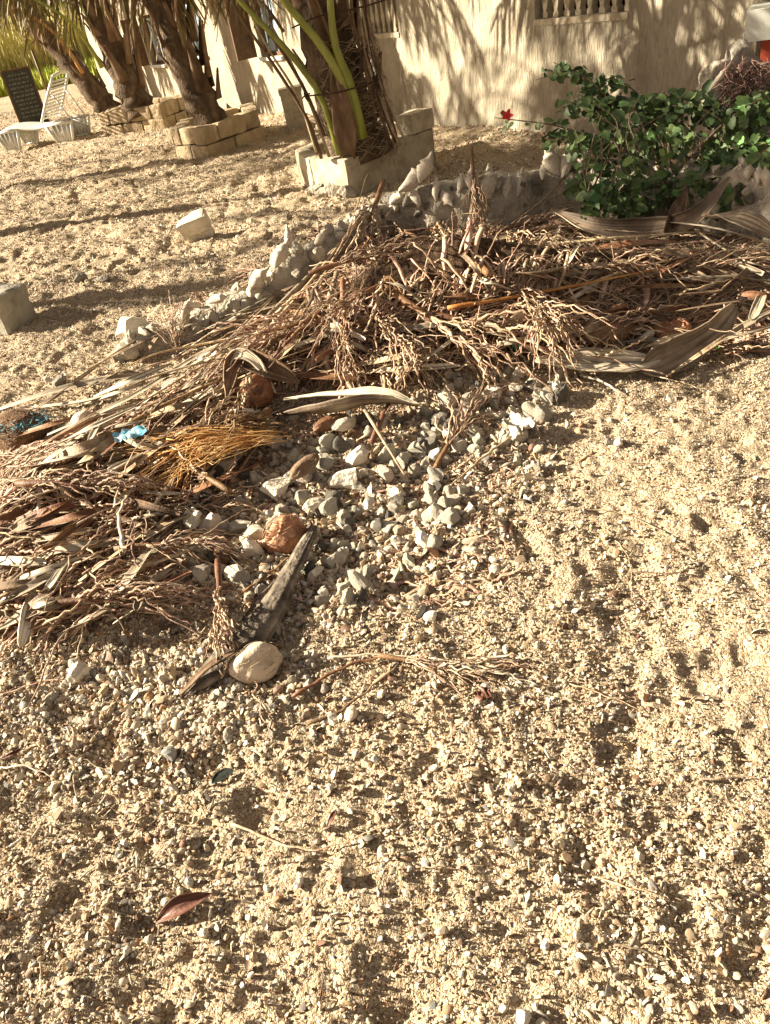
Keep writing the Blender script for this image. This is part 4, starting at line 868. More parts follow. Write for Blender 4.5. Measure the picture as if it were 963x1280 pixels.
for i in range(46):
    a, b = [(rng.uniform(430, 680), rng.uniform(285, 400)), (rng.uniform(330, 480), rng.uniform(330, 450))][i % 3 == 2]
    if i > 33: a, b = rng.uniform(0, 280), rng.uniform(600, 760)
    if i > 40: a, b = rng.uniform(640, 860), rng.uniform(310, 430)
    p = hp(a, b, rng.uniform(.02, .1)); t = rng.uniform(0, 6.28); d = np.array([math.cos(t), math.sin(t)*.6, rng.uniform(-.15, .1)])
    lab = ('left pointing' if math.cos(t) < 0 else 'right pointing')+' tangled stalk '+near(a, b)
    inflorescence(p, d, (0, 0, 1), int(rng.integers(0, 5)), rng.uniform(.6, .95), lab, ['flower stalks matted on the crown', 'flower stalks in the left litter', 'flower stalks in the right litter'][0 if i <= 33 else (1 if i <= 40 else 2)])
# thick ribs and midribs, single things
def rib(pts, r, m, label, lifts=None, name='palm_rib', cat='palm rib', flat=.7, n=16, taper=.4, sides=7, group=None, wob=.0):
    lifts = lifts or [.03]*len(pts); P = interp([hp(a, b, l) for (a, b), l in zip(pts, lifts)], n)
    if wob: P = wav(P, n, wob, .07, int(pts[0][0]+pts[0][1]*3))
    mb = MB(); u = np.linspace(0, 1, n); mb.tube(P, r*(1-(1-taper)*u)*(1+.08*rng.normal(size=n)), sides, flat=flat); return centred(name, mb, M[m], label, cat, group)
ribs = [([(60, 592), (180, 520), (290, 468)], .017, 'redbrown', 'smooth reddish brown rib running up from the netted coconut', [.05, .10, .10]),
        ([(75, 622), (170, 575), (285, 520)], .024, 'straw', 'broad pale brown rib in the left litter above the orange fibre', [.05, .09, .10]),
        ([(0, 755), (100, 690), (208, 660)], .012, 'straw', 'long straw coloured rib along the lower left litter', [.03, .07, .06]),
        ([(0, 690), (110, 640), (180, 640)], .010, 'straw', 'thin pale rib at the left edge of the litter', [.05, .07, .06]),
        ([(335, 435), (410, 365), (490, 262)], .013, 'redbrown', 'dark reddish stalk leaning up toward the shell wall', [.08, .14, .25]),
        ([(300, 450), (390, 350), (450, 270)], .014, 'straw', 'first long tan stalk rising from the left slope to the planter', [.08, .14, .22]),
        ([(330, 400), (410, 320), (462, 262)], .016, 'greyleaf', 'pale grey stalk with a light broken end near the planter', [.10, .15, .22]),
        ([(350, 425), (430, 300), (460, 215)], .008, 'straw', 'thin stalk sticking up highest in front of the planter', [.10, .2, .34]),
        ([(320, 470), (400, 390), (500, 330)], .013, 'redbrown', 'brown stalk buried in the matted crown', [.08, .12, .14]),
        ([(640, 400), (760, 345), (870, 318)], .008, 'straw', 'straight pale stick rising right over the dark litter', [.10, .10, .08]),
        ([(560, 385), (690, 362), (828, 335)], .013, 'orangerib', 'orange brown splintered rib pointing right across the hollow', [.13, .12, .12]),
        ([(650, 330), (760, 310), (875, 290)], .011, 'straw', 'dull tan rib below the long curved husk', [.10, .12, .10]),
        ([(830, 310), (890, 335), (975, 358)], .011, 'straw', 'grey green stalk at the right edge running out of frame', [.10, .08, .05]),
        ([(840, 306), (900, 342), (975, 352)], .007, 'straw', 'second grey green stalk at the right edge under the first', [.11, .08, .06]),
        ([(870, 292), (930, 325), (975, 338)], .007, 'greyleaf', 'upper thin stalk at the right edge', [.10, .09, .06]),
        ([(690, 345), (720, 340), (800, 345)], .030, 'spathe', 'thick dark log like rib in the shade right of the crown', [.06, .06, .05]),
        ([(600, 350), (650, 310), (700, 292)], .012, 'redbrown', 'short brown rib on the crown below the shell wall', [.08, .1, .1]),
        ([(640, 280), (690, 240), (722, 196)], .008, 'boot', 'thin dark stick leaning on the shell wall toward the leaves', [.08, .2, .32]),
        ([(435, 478), (470, 535), (510, 600)], .009, 'straw', 'long split straw lying over the stones', [.12, .08, .03]),
        ([(480, 470), (483, 500), (486, 525)], .006, 'straw', 'short upright straw over the stones', [.12, .08, .03]),
        ([(640, 545), (600, 575), (555, 615)], .007, 'straw', 'pale stick at the right edge of the stones', [.05, .03, .02]),
        ([(725, 468), (755, 478), (775, 492)], .008, 'spathepale', 'bleached splinter right below the white spathe', [.02, .02, .015]),
        ([(800, 465), (840, 475), (885, 488)], .004, 'straw', 'thin pale stem on the sand right of the white spathe', [.02, .02, .01]),
        ([(820, 450), (890, 438), (975, 440)], .006, 'redbrown', 'thin brown stem running to the right edge past the tilted husk', [.03, .03, .02]),
        ([(700, 636), (780, 642), (862, 684)], .0032, 'straw', 'long curved pale stem on the sunny gravel at right', [.012, .012, .01]),
        ([(752, 660), (785, 695), (790, 750)], .0022, 'straw', 'thin bent stem crossing the sunny gravel at right', [.012, .014, .01]),
        ([(785, 716), (825, 716), (866, 717)], .003, 'boot', 'short dark twig casting a line on the right gravel', [.02, .02, .012]),
        ([(790, 738), (815, 762), (840, 790)], .002, 'straw', 'small thin stem below the dark twig', [.01, .01, .008]),
        ([(290, 1030), (390, 1062), (490, 1028)], .0032, 'straw', 'long pale arched grass stem in the near gravel', [.01, .02, .012]),
        ([(520, 1082), (560, 1084), (608, 1082)], .0016, 'straw', 'hair thin straight stem in the near middle gravel', [.01, .012, .01]),
        ([(768, 1182), (810, 1190), (850, 1220)], .0026, 'straw', 'curved straw stem near the lower right corner', [.01, .015, .01]),
        ([(742, 1096), (790, 1110), (825, 1120)], .002, 'straw', 'thin straw stem with a small knot at lower right', [.01, .012, .01]),
        ([(832, 1175), (845, 1200), (858, 1222)], .0018, 'straw', 'fine straw beside the curved stem at lower right', [.01, .012, .01]),
        ([(875, 975), (910, 972), (945, 970)], .0035, 'straw', 'flat pale stick at the right edge of the near gravel', [.012, .012, .012]),
        ([(0, 960), (35, 958), (72, 975)], .0035, 'spathepale', 'bleached bent root at the left edge of the near gravel', [.012, .02, .01]),
        ([(80, 940), (110, 952), (140, 965)], .002, 'straw', 'thin straw on the left gravel beside the bleached root', [.01, .012, .01]),
        ([(92, 968), (95, 1000), (94, 1030)], .0018, 'straw', 'fine upright straw on the left gravel', [.01, .012, .01]),
        ([(700, 850), (760, 870), (815, 893)], .0024, 'straw', 'faint straw stem below the wavy dried stalk', [.01, .012, .01]),
        ([(255, 730), (300, 790), (320, 860), (335, 920)], .0035, 'strand', 'kinked rootlet trailing below the pale husk', [.04, .03, .02, .01]),
        ([(305, 740), (370, 690), (430, 640)], .005, 'redbrown', 'reddish twig leaning past the red husk', [.02, .05, .03]),
        ([(290, 800), (330, 740), (400, 690)], .006, 'charred', 'dark twig lying along the charred bark', [.02, .04, .03]),
        ([(365, 870), (440, 830), (500, 818)], .006, 'redbrown', 'brown twig pointing at the wavy dried stalk', [.015, .02, .015]),
        ([(410, 822), (480, 818), (560, 830)], .004, 'spathepale', 'pale straight stick left of the wavy dried stalk', [.02, .03, .02]),
        ([(385, 905), (430, 885), (500, 830)], .006, 'boot', 'flat brown blade leaning to the wavy dried stalk', [.012, .015, .03]),
        ([(100, 1100), (125, 1075), (130, 1060)], .003, 'greyleaf', 'tiny grey green stick on the lower left gravel', [.01, .01, .01]),
        ([(0, 870), (60, 850), (100, 855)], .004, 'strand', 'brown stem low on the left gravel', [.01, .015, .01]),
        ([(140, 640), (165, 570), (222, 500)], .004, 'strand', 'slim strand rising over the orange fibre', [.10, .16, .12]),
        ([(155, 690), (150, 640), (172, 600)], .008, 'spathepale', 'pale curved splinter hooked over the left litter', [.08, .14, .10]),
        ([(48, 650), (50, 615), (52, 592)], .011, 'spathepale', 'upright pale splinter at the left litter', [.03, .07, .10]),
        ([(700, 400), (650, 425), (580, 432)], .004, 'strand', 'pale kinked root in front of the dark hollow', [.08, .1, .08]),
        ([(840, 470), (740, 445), (640, 440)], .004, 'strand', 'pale kinked root running behind the white spathe', [.04, .07, .08])]
for (pts, r, m, lab, lf) in ribs:
    nm = 'dry_straw' if r < .009 else 'palm_rib'
    rib(pts, r, m, lab, lf, nm, 'stem' if r < .009 else 'palm rib', wob=.002 if r < .009 and 'kink' not in lab else (.008 if 'kink' in lab else 0), n=18)
# pale kinked roots, loose and numerous
rootgrp = {'crown': [], 'left': [], 'right': []}
def zone_px(z):
    if z == 'crown': t = rng.uniform(0, 6.28); r = math.sqrt(rng.random()); return 525+195*r*math.cos(t)-60*r*math.sin(t)*.3, 372+100*r*math.sin(t)-.2*190*r*math.cos(t)
    if z == 'crest': t = rng.uniform(0, 6.28); r = math.sqrt(rng.random()); return 545+150*r*math.cos(t), 300+38*r*math.sin(t)
    if z == 'left':
        while True:
            a = rng.uniform(-10, 330); b = rng.uniform(575-.37*a, 800-.2*a)
            if b < 560 or a < max(200, 330-(b-540)*1.15)+rng.exponential(8): return a, b
    if z == 'right': return rng.uniform(620, 960), rng.uniform(285, 440)
    return rng.uniform(200, 640), rng.uniform(500, 760)
def loose(z, n, lab, grp, m='strand'):
    for i in range(n):
        a, b = zone_px(z); L_ = rng.uniform(50, 130)*(1 if z != 'left' else .9); t = rng.normal(.45, .5) if z == 'left' else rng.uniform(-.5, 1.2) if z == 'crown' else rng.normal(.1, .4)
        dx, dy = math.cos(t)*L_/2, -math.sin(t)*L_/2; l0 = rng.uniform(.02, .12)
        P = np.array([hp(a-dx, b-dy, l0*rng.uniform(.2, 1)), hp(a+rng.normal(0, 6), b+rng.normal(0, 6), l0+rng.uniform(0, .04)), hp(a+dx, b+dy, l0*rng.uniform(.1, 1))])
        for e_ in (0, 2): D_ = P[e_]-P[1]; D_ *= min(1, .3/(np.linalg.norm(D_)+1e-6)); D_[2] = np.clip(D_[2], -.10, .05); P[e_] = P[1]+D_
        mb = MB(); Q = wav(P, 18, rng.uniform(.003, .007), rng.uniform(.04, .09), int(rng.integers(1e6))); mb.tube(Q, rng.uniform(.0022, .0042)*np.linspace(1.2, .5, 18)*(1+.2*rng.normal(size=18).clip(-1, 1)), 5)
        mm = str(rng.choice([m, 'straw', 'strand'])); centred('dry_strand', mb, M[mm], ('long ' if L_ > 90 else 'short ')+TONE[mm]+' kinked strand '+near(a, b), 'strand', grp)
loose('crown', 95, 'kinked dry strand tangled on the crown of the heap', 'loose strands on the heap crown')
loose('left', 95, 'kinked dry strand tangled in the sunny left litter', 'loose strands in the left litter')
loose('right', 60, 'kinked dry strand lying in the shaded right litter', 'loose strands in the right litter')
# long dead leaflets: narrow folded blades
def blade(pts, wd, m, label, lifts, group=None, cup=.35, name='dead_leaf', twist=0., thick=.0015, prof=None):
    n = 16; P = interp([hp(a, b, l) for (a, b), l in zip(pts, lifts)], n); T = unit_rows(np.gradient(P, axis=0)); S = unit_rows(np.cross(T, np.array([0, 0, 1.0]))); Up = np.cross(S, T)
    tw = np.linspace(0, twist, n)+rng.uniform(-.4, .4); S2 = S*np.cos(tw)[:, None]+Up*np.sin(tw)[:, None]; U2 = Up*np.cos(tw)[:, None]-S*np.sin(tw)[:, None]
    u = np.linspace(0, 1, n); W = wd*(np.sin(np.pi*np.clip(u*.9+.08, 0, 1))**.6 if prof is None else prof(u)); W = np.maximum(W, wd*.05)
    mb = MB(); nv = 4 if wd < .018 else 10; fs = rng.uniform(0, 99); mb.strip(P, W, S2, U2, cup, nv, thick); uu = np.repeat(u, nv+1); vv = np.tile(np.arange(nv+1), n); fb_ = vn(vv*(9/nv)+fs, uu*1.3)+.5*vn(vv*2.1+fs, uu*3); fb2 = np.concatenate([fb_, fb_])
    mb.v[0] += np.tile(np.repeat(U2, nv+1, 0), (2, 1))*(fb2*.08*wd)[:, None]
    o = centred(name, mb, M[m], label, 'leaf', group); a = o.data.attributes.new('fib', 'FLOAT', 'POINT'); a.data.foreach_set('value', fb2.astype(np.float32)); return o
named_bl = [([(0, 512), (60, 492), (130, 475), (180, 468)], .028, 'greyleaf', 'dark grey wide dead leaf at the far left of the heap', [.03, .07, .06, .05]),
            ([(30, 512), (120, 500), (200, 470), (310, 440)], .03, 'spathepale', 'long silvery white dead leaf sweeping across the left heap', [.04, .08, .10, .12]),
            ([(60, 545), (160, 500), (260, 440), (330, 420)], .02, 'greyleaf', 'grey dead leaf below the silvery one', [.05, .10, .10, .10]),
            ([(130, 475), (190, 445), (250, 432), (300, 428)], .022, 'straw', 'tan dead leaf arching behind the silvery one', [.05, .12, .12, .08]),
            ([(180, 570), (240, 510), (330, 460), (400, 430)], .028, 'straw', 'broad tan dead leaf under the split sheath', [.06, .1, .1, .1]),
            ([(90, 640), (160, 590), (230, 540), (290, 515)], .022, 'straw', 'tan dead leaf crossing above the orange fibre', [.05, .1, .12, .1]),
            ([(0, 640), (50, 600), (120, 575), (190, 560)], .02, 'straw', 'straw leaf below the netted coconut', [.04, .08, .09, .08]),
            ([(25, 710), (70, 690), (130, 680), (200, 665)], .02, 'spathepale', 'pale flattened leaf on the lower left litter', [.04, .08, .08, .07])]
for (pts, wd, m, lab, lf) in named_bl: blade(pts, wd, m, lab, lf, twist=rng.uniform(-.5, .5))
for i in range(185):
    z = 'left' if i < 85 else ('right' if i < 130 else 'crown'); a, b = zone_px(z)
    if i < 25: a, b = rng.uniform(40, 330), 0; b = 545-.32*a+rng.uniform(-30, 40)
    if i >= 165: z = 'left'; a = rng.uniform(150, 400); b = 450-(a-150)*.48+rng.uniform(-18, 25)
    L_ = rng.uniform(70, 170); t = rng.normal(.48, .18) if z == 'left' else rng.normal(.15, .35); dx, dy = math.cos(t)*L_/2, -math.sin(t)*L_/2; l0 = rng.uniform(.03, .1)
    mm = str(rng.choice(['straw', 'straw', 'greyleaf', 'greyleaf', 'redbrown', 'litter', 'spathepale'])); blade([(a-dx, b-dy), (a, b), (a+dx, b+dy)], rng.uniform(.006, .024 if z == 'left' else .03), mm, ('long ' if L_ > 120 else 'short ')+TONE[mm]+' dead leaflet '+near(a, b), [l0*.4, l0+.02, l0*.5], {'left': 'leaflets in the left litter', 'right': 'leaflets in the right litter', 'crown': 'leaflets in the crown'}[z], twist=rng.uniform(-1, 1))
# spathes: boat shaped husks
def boat(pts, lifts, wd, m, label, cup=.7, prof=None, side=None, up=None, name='spathe', n=22, thick=.006, cups=None):
    P = interp([hp(a, b, l) for (a, b), l in zip(pts, lifts)], n); T = unit_rows(np.gradient(P, axis=0))
    up = np.array([0, 0, 1.0]) if up is None else unit(up); S = unit_rows(np.cross(T, up)); Up = np.cross(S, T); u = np.linspace(0, 1, n)
    W = wd*(np.sin(np.pi*np.clip(u, .02, .98))**.7 if prof is None else prof(u)); nv = 22; fs = rng.uniform(0, 99); W = W*(1+.10*vn(u*7+fs, u*0+1)+.06*vn(u*31+fs, u*0+4)); mb = MB(); mb.strip(P, W, S, Up, cup if cups is None else cups(u), nv, thick)
    V = mb.v[0]; uu = np.repeat(u, nv+1); vv = np.tile(np.arange(nv+1), n); fb_ = vn(vv*.9+fs, uu*1.6)+.6*vn(vv*2.3+fs, uu*3.5+8)
    fb2 = np.concatenate([fb_, fb_]); V += (n3(V, 14, 2)*.008)[:, None]*np.array([0, 0, 1])+np.tile(np.repeat(Up, nv+1, 0), (2, 1))*(fb2*.0035*min(1, wd/.03))[:, None]
    o = centred(name, mb, M[m], label, 'spathe'); a = o.data.attributes.new('fib', 'FLOAT', 'POINT'); a.data.foreach_set('value', fb2.astype(np.float32)); return o
boat([(690, 262), (740, 285), (810, 290), (865, 275), (912, 222)], [.16, .12, .10, .16, .34], .085, 'spathe', 'long grey brown boat shaped spathe curving up at the right below the leaves', .75, up=(-.1, -.75, .65))
boat([(830, 292), (845, 270), (858, 238)], [.10, .16, .24], .06, 'boot', 'torn fan of brown sheath behind the upturned end of the long spathe', .4, up=(0, -.9, .4), name='leaf_sheath')
boat([(668, 452), (720, 452), (780, 455), (825, 450)], [.07, .06, .05, .05], .065, 'spathepale', 'bleached white spathe lining lying at the edge of the sand', .35, up=(0, -.45, .9))
boat([(800, 462), (850, 440), (890, 415), (920, 380)], [.03, .06, .10, .18], .085, 'spathe', 'dark brown pointed spathe tip standing up from the white one', .55, up=(.25, -.8, .45), prof=lambda u: (1-u)**.35*np.clip(u*5+.3, 0, 1)+.02)
boat([(345, 520), (410, 515), (470, 505), (535, 508)], [.06, .09, .10, .08], .055, 'spathe', 'smooth grey brown curved spathe lying above the stones', .7, up=(0, .75, .6))
boat([(355, 500), (430, 492), (480, 490), (528, 508)], [.115, .135, .14, .09], .024, 'spathepale', 'thin bleached strip on top of the grey spathe', .4, up=(0, -.3, .9))
boat([(390, 655), (365, 700), (320, 770), (262, 830), (225, 868)], [.06, .065, .06, .05, .012], .095, 'charred', 'charred grey bark spathe lying across the near edge of the stones', .8, up=(.25, .15, -.95), prof=lambda u: np.interp(u, [0, .12, .35, .6, .8, 1], [.25, .35, .55, 1, .55, .05]))
boat([(300, 815), (262, 835), (222, 872)], [.08, .06, .01], .018, 'boot', 'tan pointed flap curling off the end of the charred bark', .5, up=(-.5, 0, .8), name='leaf_sheath')
boat([(285, 500), (300, 455), (340, 465), (375, 480)], [.10, .16, .14, .08], .075, 'boot', 'rounded brown sheath split open on the left slope', .9, up=(-.1, -.5, .85), name='leaf_sheath')
boat([(345, 490), (320, 450), (290, 448), (282, 495)], [.08, .18, .18, .08], .03, 'spathepale', 'curled pale rim of the split sheath', .7, up=(-.4, -.6, .6), name='leaf_sheath')
boat([(560, 330), (600, 345), (640, 362)], [.12, .12, .10], .02, 'spathepale', 'short bleached curved piece on the heap crown', .7)
boat([(300, 395), (340, 385), (380, 370)], [.06, .08, .08], .02, 'greyleaf', 'grey flat sheath piece on the left slope by the rock wall', .5)
boat([(600, 385), (640, 410), (670, 440)], [.04, .05, .04], .06, 'spathe', 'dark wide sheath lying in the hollow of the heap', .6)
boat([(870, 275), (920, 280), (975, 300)], [.12, .14, .10], .07, 'spathe', 'dark red brown sheath in the shade at the right edge', .6, up=(0, -.6, .7))
# broken flat pieces of sheath and rib strewn through the litter
for i in range(46):
    z = ['left', 'left', 'crown', 'right'][i % 4]; a, b = zone_px(z); L_ = rng.uniform(28, 75); t = rng.normal(.45, .5) if z != 'crown' else rng.uniform(-.8, 1.6); dx, dy = math.cos(t)*L_/2, -math.sin(t)*L_/2; l0 = rng.uniform(.05, .11)
    mm = str(rng.choice(['boot', 'spathepale', 'greyleaf', 'redbrown', 'spathe', 'spathepale'])); e_ = rng.uniform(.25, .8)
    o = boat([(a-dx, b-dy), (a, b), (a+dx, b+dy)], [l0, l0+.015, l0], rng.uniform(.010, .026), mm, 'broken', rng.uniform(.2, .9), up=unit(rng.normal(0, .5, 3)+np.array([-.2, -.3, 1])), prof=lambda u: e_+(1-e_)*np.sin(np.pi*u)**.5, name='husk_fragment', n=12, thick=.004)
    o['label'] = ('long ' if L_ > 52 else 'short ')+dict(TONE, boot='brown', spathe='dark')[mm]+' broken husk fragment '+near(a, b); o['category'] = 'husk fragment'; o['group'] = 'broken husk fragments in the litter'
# charred and reddish pieces
# coconuts and husks
def coco(px, py, wpx, m, label, dims=(1, .85, .85), rot=(0, 0, 0), lift=.7, cut=None, extra=None, name='coconut_husk', fib=80, ridge=.10, calyx=False):
    p = hp(px, py); s_ = wpx*pxm(p)/2; root = empty(name, p+(0, 0, s_*lift), label, 'coconut husk', rot=rot); V, F = S3; V = V.copy()
    a = np.arctan2(V[:, 1], V[:, 2]); V = V*(1+ridge*np.cos(3*a)*np.sqrt(1-V[:, 0]**2).clip(0, 1)*.6+.12*n3(V, 1.8, px)+.03*n3(V, 8, px))[:, None]
    if cut is not None:
        cd_ = unit(cut[:3]); t = V@cd_; d = cut[3]; msk = t > d; V = np.where(msk[:, None], V-cd_*((t-d)*1.0+(1-((np.linalg.norm(V-cd_*t[:, None], axis=1))/math.sqrt(1-d*d)).clip(0, 1)**3)*cut[4])[:, None], V)
    V = V*np.array(dims)*s_; mb = MB(); mb.add(V, F); mk('husk', mb, M[m], root)
    if fib:
        fm = MB(); r = np.random.default_rng(px)
        for i in range(fib):
            q = unit(r.normal(size=3)); t = unit(np.cross(q, r.normal(size=3))+np.array([1.2, 0, 0])); l = s_*r.uniform(.4, .9)
            A = q*np.array(dims)*s_*1.02; B_ = unit(q+t*.5)*np.array(dims)*s_*1.05; fm.tube(interp([A, (A+B_)/2*1.05, B_+t*l*.15], 4), .0009, 3)
        tag(mk('husk_fibre', fm, M['straw'] if m != 'huskred' else M['huskred'], root), kind='stuff')
    if calyx:
        cm = MB()
        for i in range(5):
            a = i*1.2566; e = np.array([1.0, 0, 0]); d = np.array([0, math.cos(a), math.sin(a)]); cm.strip([e*s_*.98*dims[0]+d*s_*.02, e*s_*.97+d*s_*.25, e*s_*.85+d*s_*.45], [s_*.1, s_*.16, s_*.03], np.cross(e, d), e, .3, 3, .002)
        mk('calyx', cm, M['boot'], root)
    return root
coco(325, 842, 64, 'huskpale', 'bleached pale coconut husk lying alone beside the charred bark', (1, .74, .7), (.1, -.1, .35), .62, fib=50, ridge=.22)
coco(358, 680, 54, 'huskred', 'small orange red coconut husk with a torn top by the charred bark', (1.05, .78, .85), (0, -.25, .4), .55, cut=(-.5, .1, .9, .72, .5), fib=110, ridge=.34)
coco(30, 545, 68, 'husk', 'brown fibrous coconut with blue netting on top at the left edge', (1, .9, .8), (0, -.15, 0), .2, fib=420)
coco(327, 512, 46, 'huskred', 'reddish husk with a dark hole on the left slope', (1, .8, .9), (.3, .2, .5), 1.15, cut=(-.2, -.6, .75, .8, .5), fib=90)
coco(505, 428, 44, 'huskpale', 'orange tan broken husk in the middle of the heap', (.9, .8, .9), (0, 0, .6), .8, cut=(0, -.6, .8, .4, .6), fib=30)
coco(560, 352, 50, 'husk', 'dark rounded husk buried in the crown', (1, .8, .8), (0, 0, .2), .5, fib=40)
coco(715, 385, 50, 'husk', 'dark husk in the shaded hollow on the right', (1, .8, .8), (0, 0, .8), .6, cut=(0, -.4, .9, .5, .4), fib=30)
coco(838, 425, 46, 'huskred', 'rusty crumpled husk behind the tilted brown spathe', (1, .7, .6), (0, 0, -.3), .6, cut=(0, -.3, .9, .6, .3), fib=60)
coco(760, 430, 60, 'redbrown', 'rotted red brown husk strip behind the white spathe', (1.3, .5, .45), (0, .1, .35), .5, fib=120)
coco(280, 700, 28, 'husk', 'small brown fibrous ball among the grey stones', (1, .9, .9), (0, 0, 0), .6, fib=90)
coco(110, 545, 34, 'huskpale', 'small pale pointed husk between the left ribs', (1, .7, .7), (0, -.6, .4), .9, fib=20)
coco(415, 540, 36, 'redbrown', 'curved red brown husk piece on the stones', (1.3, .5, .5), (0, 0, .4), .7, fib=20)
coco(385, 600, 44, 'boot', 'flat dark brown husk piece lying between the grey stones', (1.25, .5, .35), (0, 0, .9), .9, fib=20)
# blue net on coconut
p = hp(25, 530, .085); mb = MB()
for i in range(110):
    c = p+rng.normal(0, 1, 3)*np.array([.055, .03, .012]); d = rng.normal(0, .025, 3)*np.array([1, 1, .3]); mb.tube(interp([c-d, c+rng.normal(0, .006, 3), c+d], 5), .0016, 3)
centred('blue_net', mb, M['bluenet'], 'scrap of blue netting draped on the brown coconut at left', 'net')
def crumple(px, py, wx, wy, m, label, name, lift=.1, yaw=0, cat='wrapper', amp=.012):
    p = hp(px, py, lift); n = 12; V = []; F = []; sx = wx*pxm(p); sy = wy*pxm(p)/.57; c, s_ = math.cos(yaw), math.sin(yaw)
    for i in range(n+1):
        for j in range(7):
            x = (i/n-.5)*sx; y = (j/6-.5)*sy; z = amp*2*float(vn(np.array([i*.7+px]), np.array([j*.8+py]))[0]); V.append((x*c-y*s_, x*s_+y*c, z))
    for i in range(n):
        for j in range(6): a = i*7+j; F.append((a, a+7, a+8, a+1))
    V = np.array(V); k = len(V); V2 = V-(0, 0, .0012); F2 = [tuple(k+q for q in f[::-1]) for f in F]; mb = MB(); mb.add(np.vstack([V, V2])+p, F+F2); return centred(name, mb, M[m], label, cat)
crumple(162, 541, 40, 14, 'bluewrap', 'torn light blue wrapper on the left litter above the orange fibre', 'blue_wrapper', .14, .35)
crumple(648, 530, 34, 24, 'shell', 'bright white crumpled shell piece at the right end of the stones', 'white_scrap', .06, .3, 'scrap', .03)
crumple(684, 226, 22, 12, 'plastic', 'crumpled pale scrap lodged in the shell wall', 'pale_scrap', .12, .3, 'scrap', .03)
# green bottle fragment
p = hp(652, 428, .05); mb = MB(); mb.tube(interp([p+(-.05, .0, -.01), p+(0, 0, 0), p+(.035, 0, .004), p+(.05, 0, .006), p+(.075, 0, .01)], 10), [.026, .028, .028, .028, .026, .022, .016, .012, .011, .012], 12); centred('green_bottle', mb, M['bottle'], 'small green glass bottle poking out of the dark hollow', 'bottle')
mb = MB(); p = hp(898, 437, .02)
for i in range(9):
    d = unit(rng.normal(size=3)+np.array([0, 0, .5]))*.02; mb.strip([p, p+d*.6, p+d], [.003, .006, .001], unit(np.cross(d, (0, 1, 0))), (0, 0, 1), .2, 2, .001)
centred('green_sprig', mb, M['leaf'], 'tiny green seedling by the tilted brown spathe', 'seedling')
# orange fibre sheath
fb = empty('orange_fibre_sheath', hp(230, 560, .1), 'bright orange fibrous husk sheath spread over the left litter', 'fibre sheath'); c0 = np.array(fb.location)
for k, (s_, e, n_) in enumerate([((335, 540), (158, 570), 60), ((330, 545), (185, 610), 55), ((300, 540), (170, 590), 45), ((335, 530), (260, 550), 30)]):
    mb = MB(); 
    for i in range(n_):
        a = hp(s_[0]+rng.normal(0, 14), s_[1]+rng.normal(0, 4), .10); f_ = rng.uniform(.5, 1.05); b = hp(s_[0]+(e[0]-s_[0])*f_+rng.normal(0, 13), s_[1]+(e[1]-s_[1])*f_+rng.normal(0, 13), .06+rng.uniform(0, .04)); m_ = hp((s_[0]+e[0])/2+rng.normal(0, 10), (s_[1]+e[1])/2-12+rng.normal(0, 6), .13+rng.uniform(-.02, .03)); mb.tube(wav([a, m_, b], 12, rng.uniform(.003, .010), .07, i)-c0, rng.uniform(.0012, .003)*np.linspace(1.4, .5, 12)*rng.choice([1, 1, 2.4]), 4, flat=.5)
    mk('fibre_bundle', mb, M['fibre'] if k < 3 else M['redbrown'], fb)
# red-brown curled leaf and dark leaf, near gravel
boat([(195, 1152), (225, 1135), (265, 1118)], [.012, .02, .02], .024, 'redleaf', 'curled glossy red brown leaf on the near left gravel', 1.2, up=(-.5, -.3, .8), name='curled_leaf', thick=.0015, cups=lambda u: .8+0*u)
boat([(265, 980), (278, 970), (293, 963)], [.014, .02, .016], .018, 'darkleaf', 'small dark oval leaf lying flat on the near left gravel', .3, name='dark_leaf', thick=.001)
boat([(0, 950), (15, 945), (28, 935)], [.012, .02, .016], .014, 'redleaf', 'red brown curled leaf at the left edge of the near gravel', 1.0, name='curled_leaf', thick=.0015)
boat([(395, 1265), (402, 1245), (404, 1222)], [.01, .014, .012], .004, 'redbrown', 'rusty fibre strip at the bottom edge of the gravel', .6, name='bark_strip', thick=.0015)
boat([(408, 1040), (416, 1022), (420, 1012)], [.01, .016, .012], .008, 'redleaf', 'small rusty leaf scrap on the arched grass stem', .6, name='leaf_scrap', thick=.0015)
# wavy stalk in the foreground
p = hp(505, 826, .02); q = hp(690, 865, .015); inflorescence(p, q-p, (0, 0, 1), 1, .52, 'wavy bleached dried stalk lying alone on the gravel beyond the pale husk', 'lone dried stalk on the gravel')
for i in range(12):
    a0 = (520+rng.uniform(0, 70), 828+rng.uniform(-6, 26)); L_ = rng.uniform(60, 120); P = [hp(*a0, .02), hp(a0[0]+L_*.5, a0[1]+5+rng.normal(0, 6), .03), hp(a0[0]+L_, a0[1]+12+rng.normal(0, 9), .012)]
    mb = MB(); mb.tube(wav(P, 22, .0035, .05, i+5), np.linspace(.0034, .0015, 22), 5); centred('dry_strand', mb, M['spathepale' if i % 2 else 'strand'], ('bleached' if i % 2 else 'orange tan')+[' long', ' short', ' middling'][0 if L_ > 100 else (1 if L_ < 80 else 2)]+' wavy strand of the broken stalk toward its '+('left' if a0[0] < 555 else 'right')+(' upper' if a0[1] < 838 else ' lower')+' side', 'strand', 'strands of the stalk on the open gravel')
crumple(604, 868, 18, 9, 'redleaf', 'small bright red scrap beneath the wavy stalk', 'red_scrap', .012, .2, 'scrap', .006)

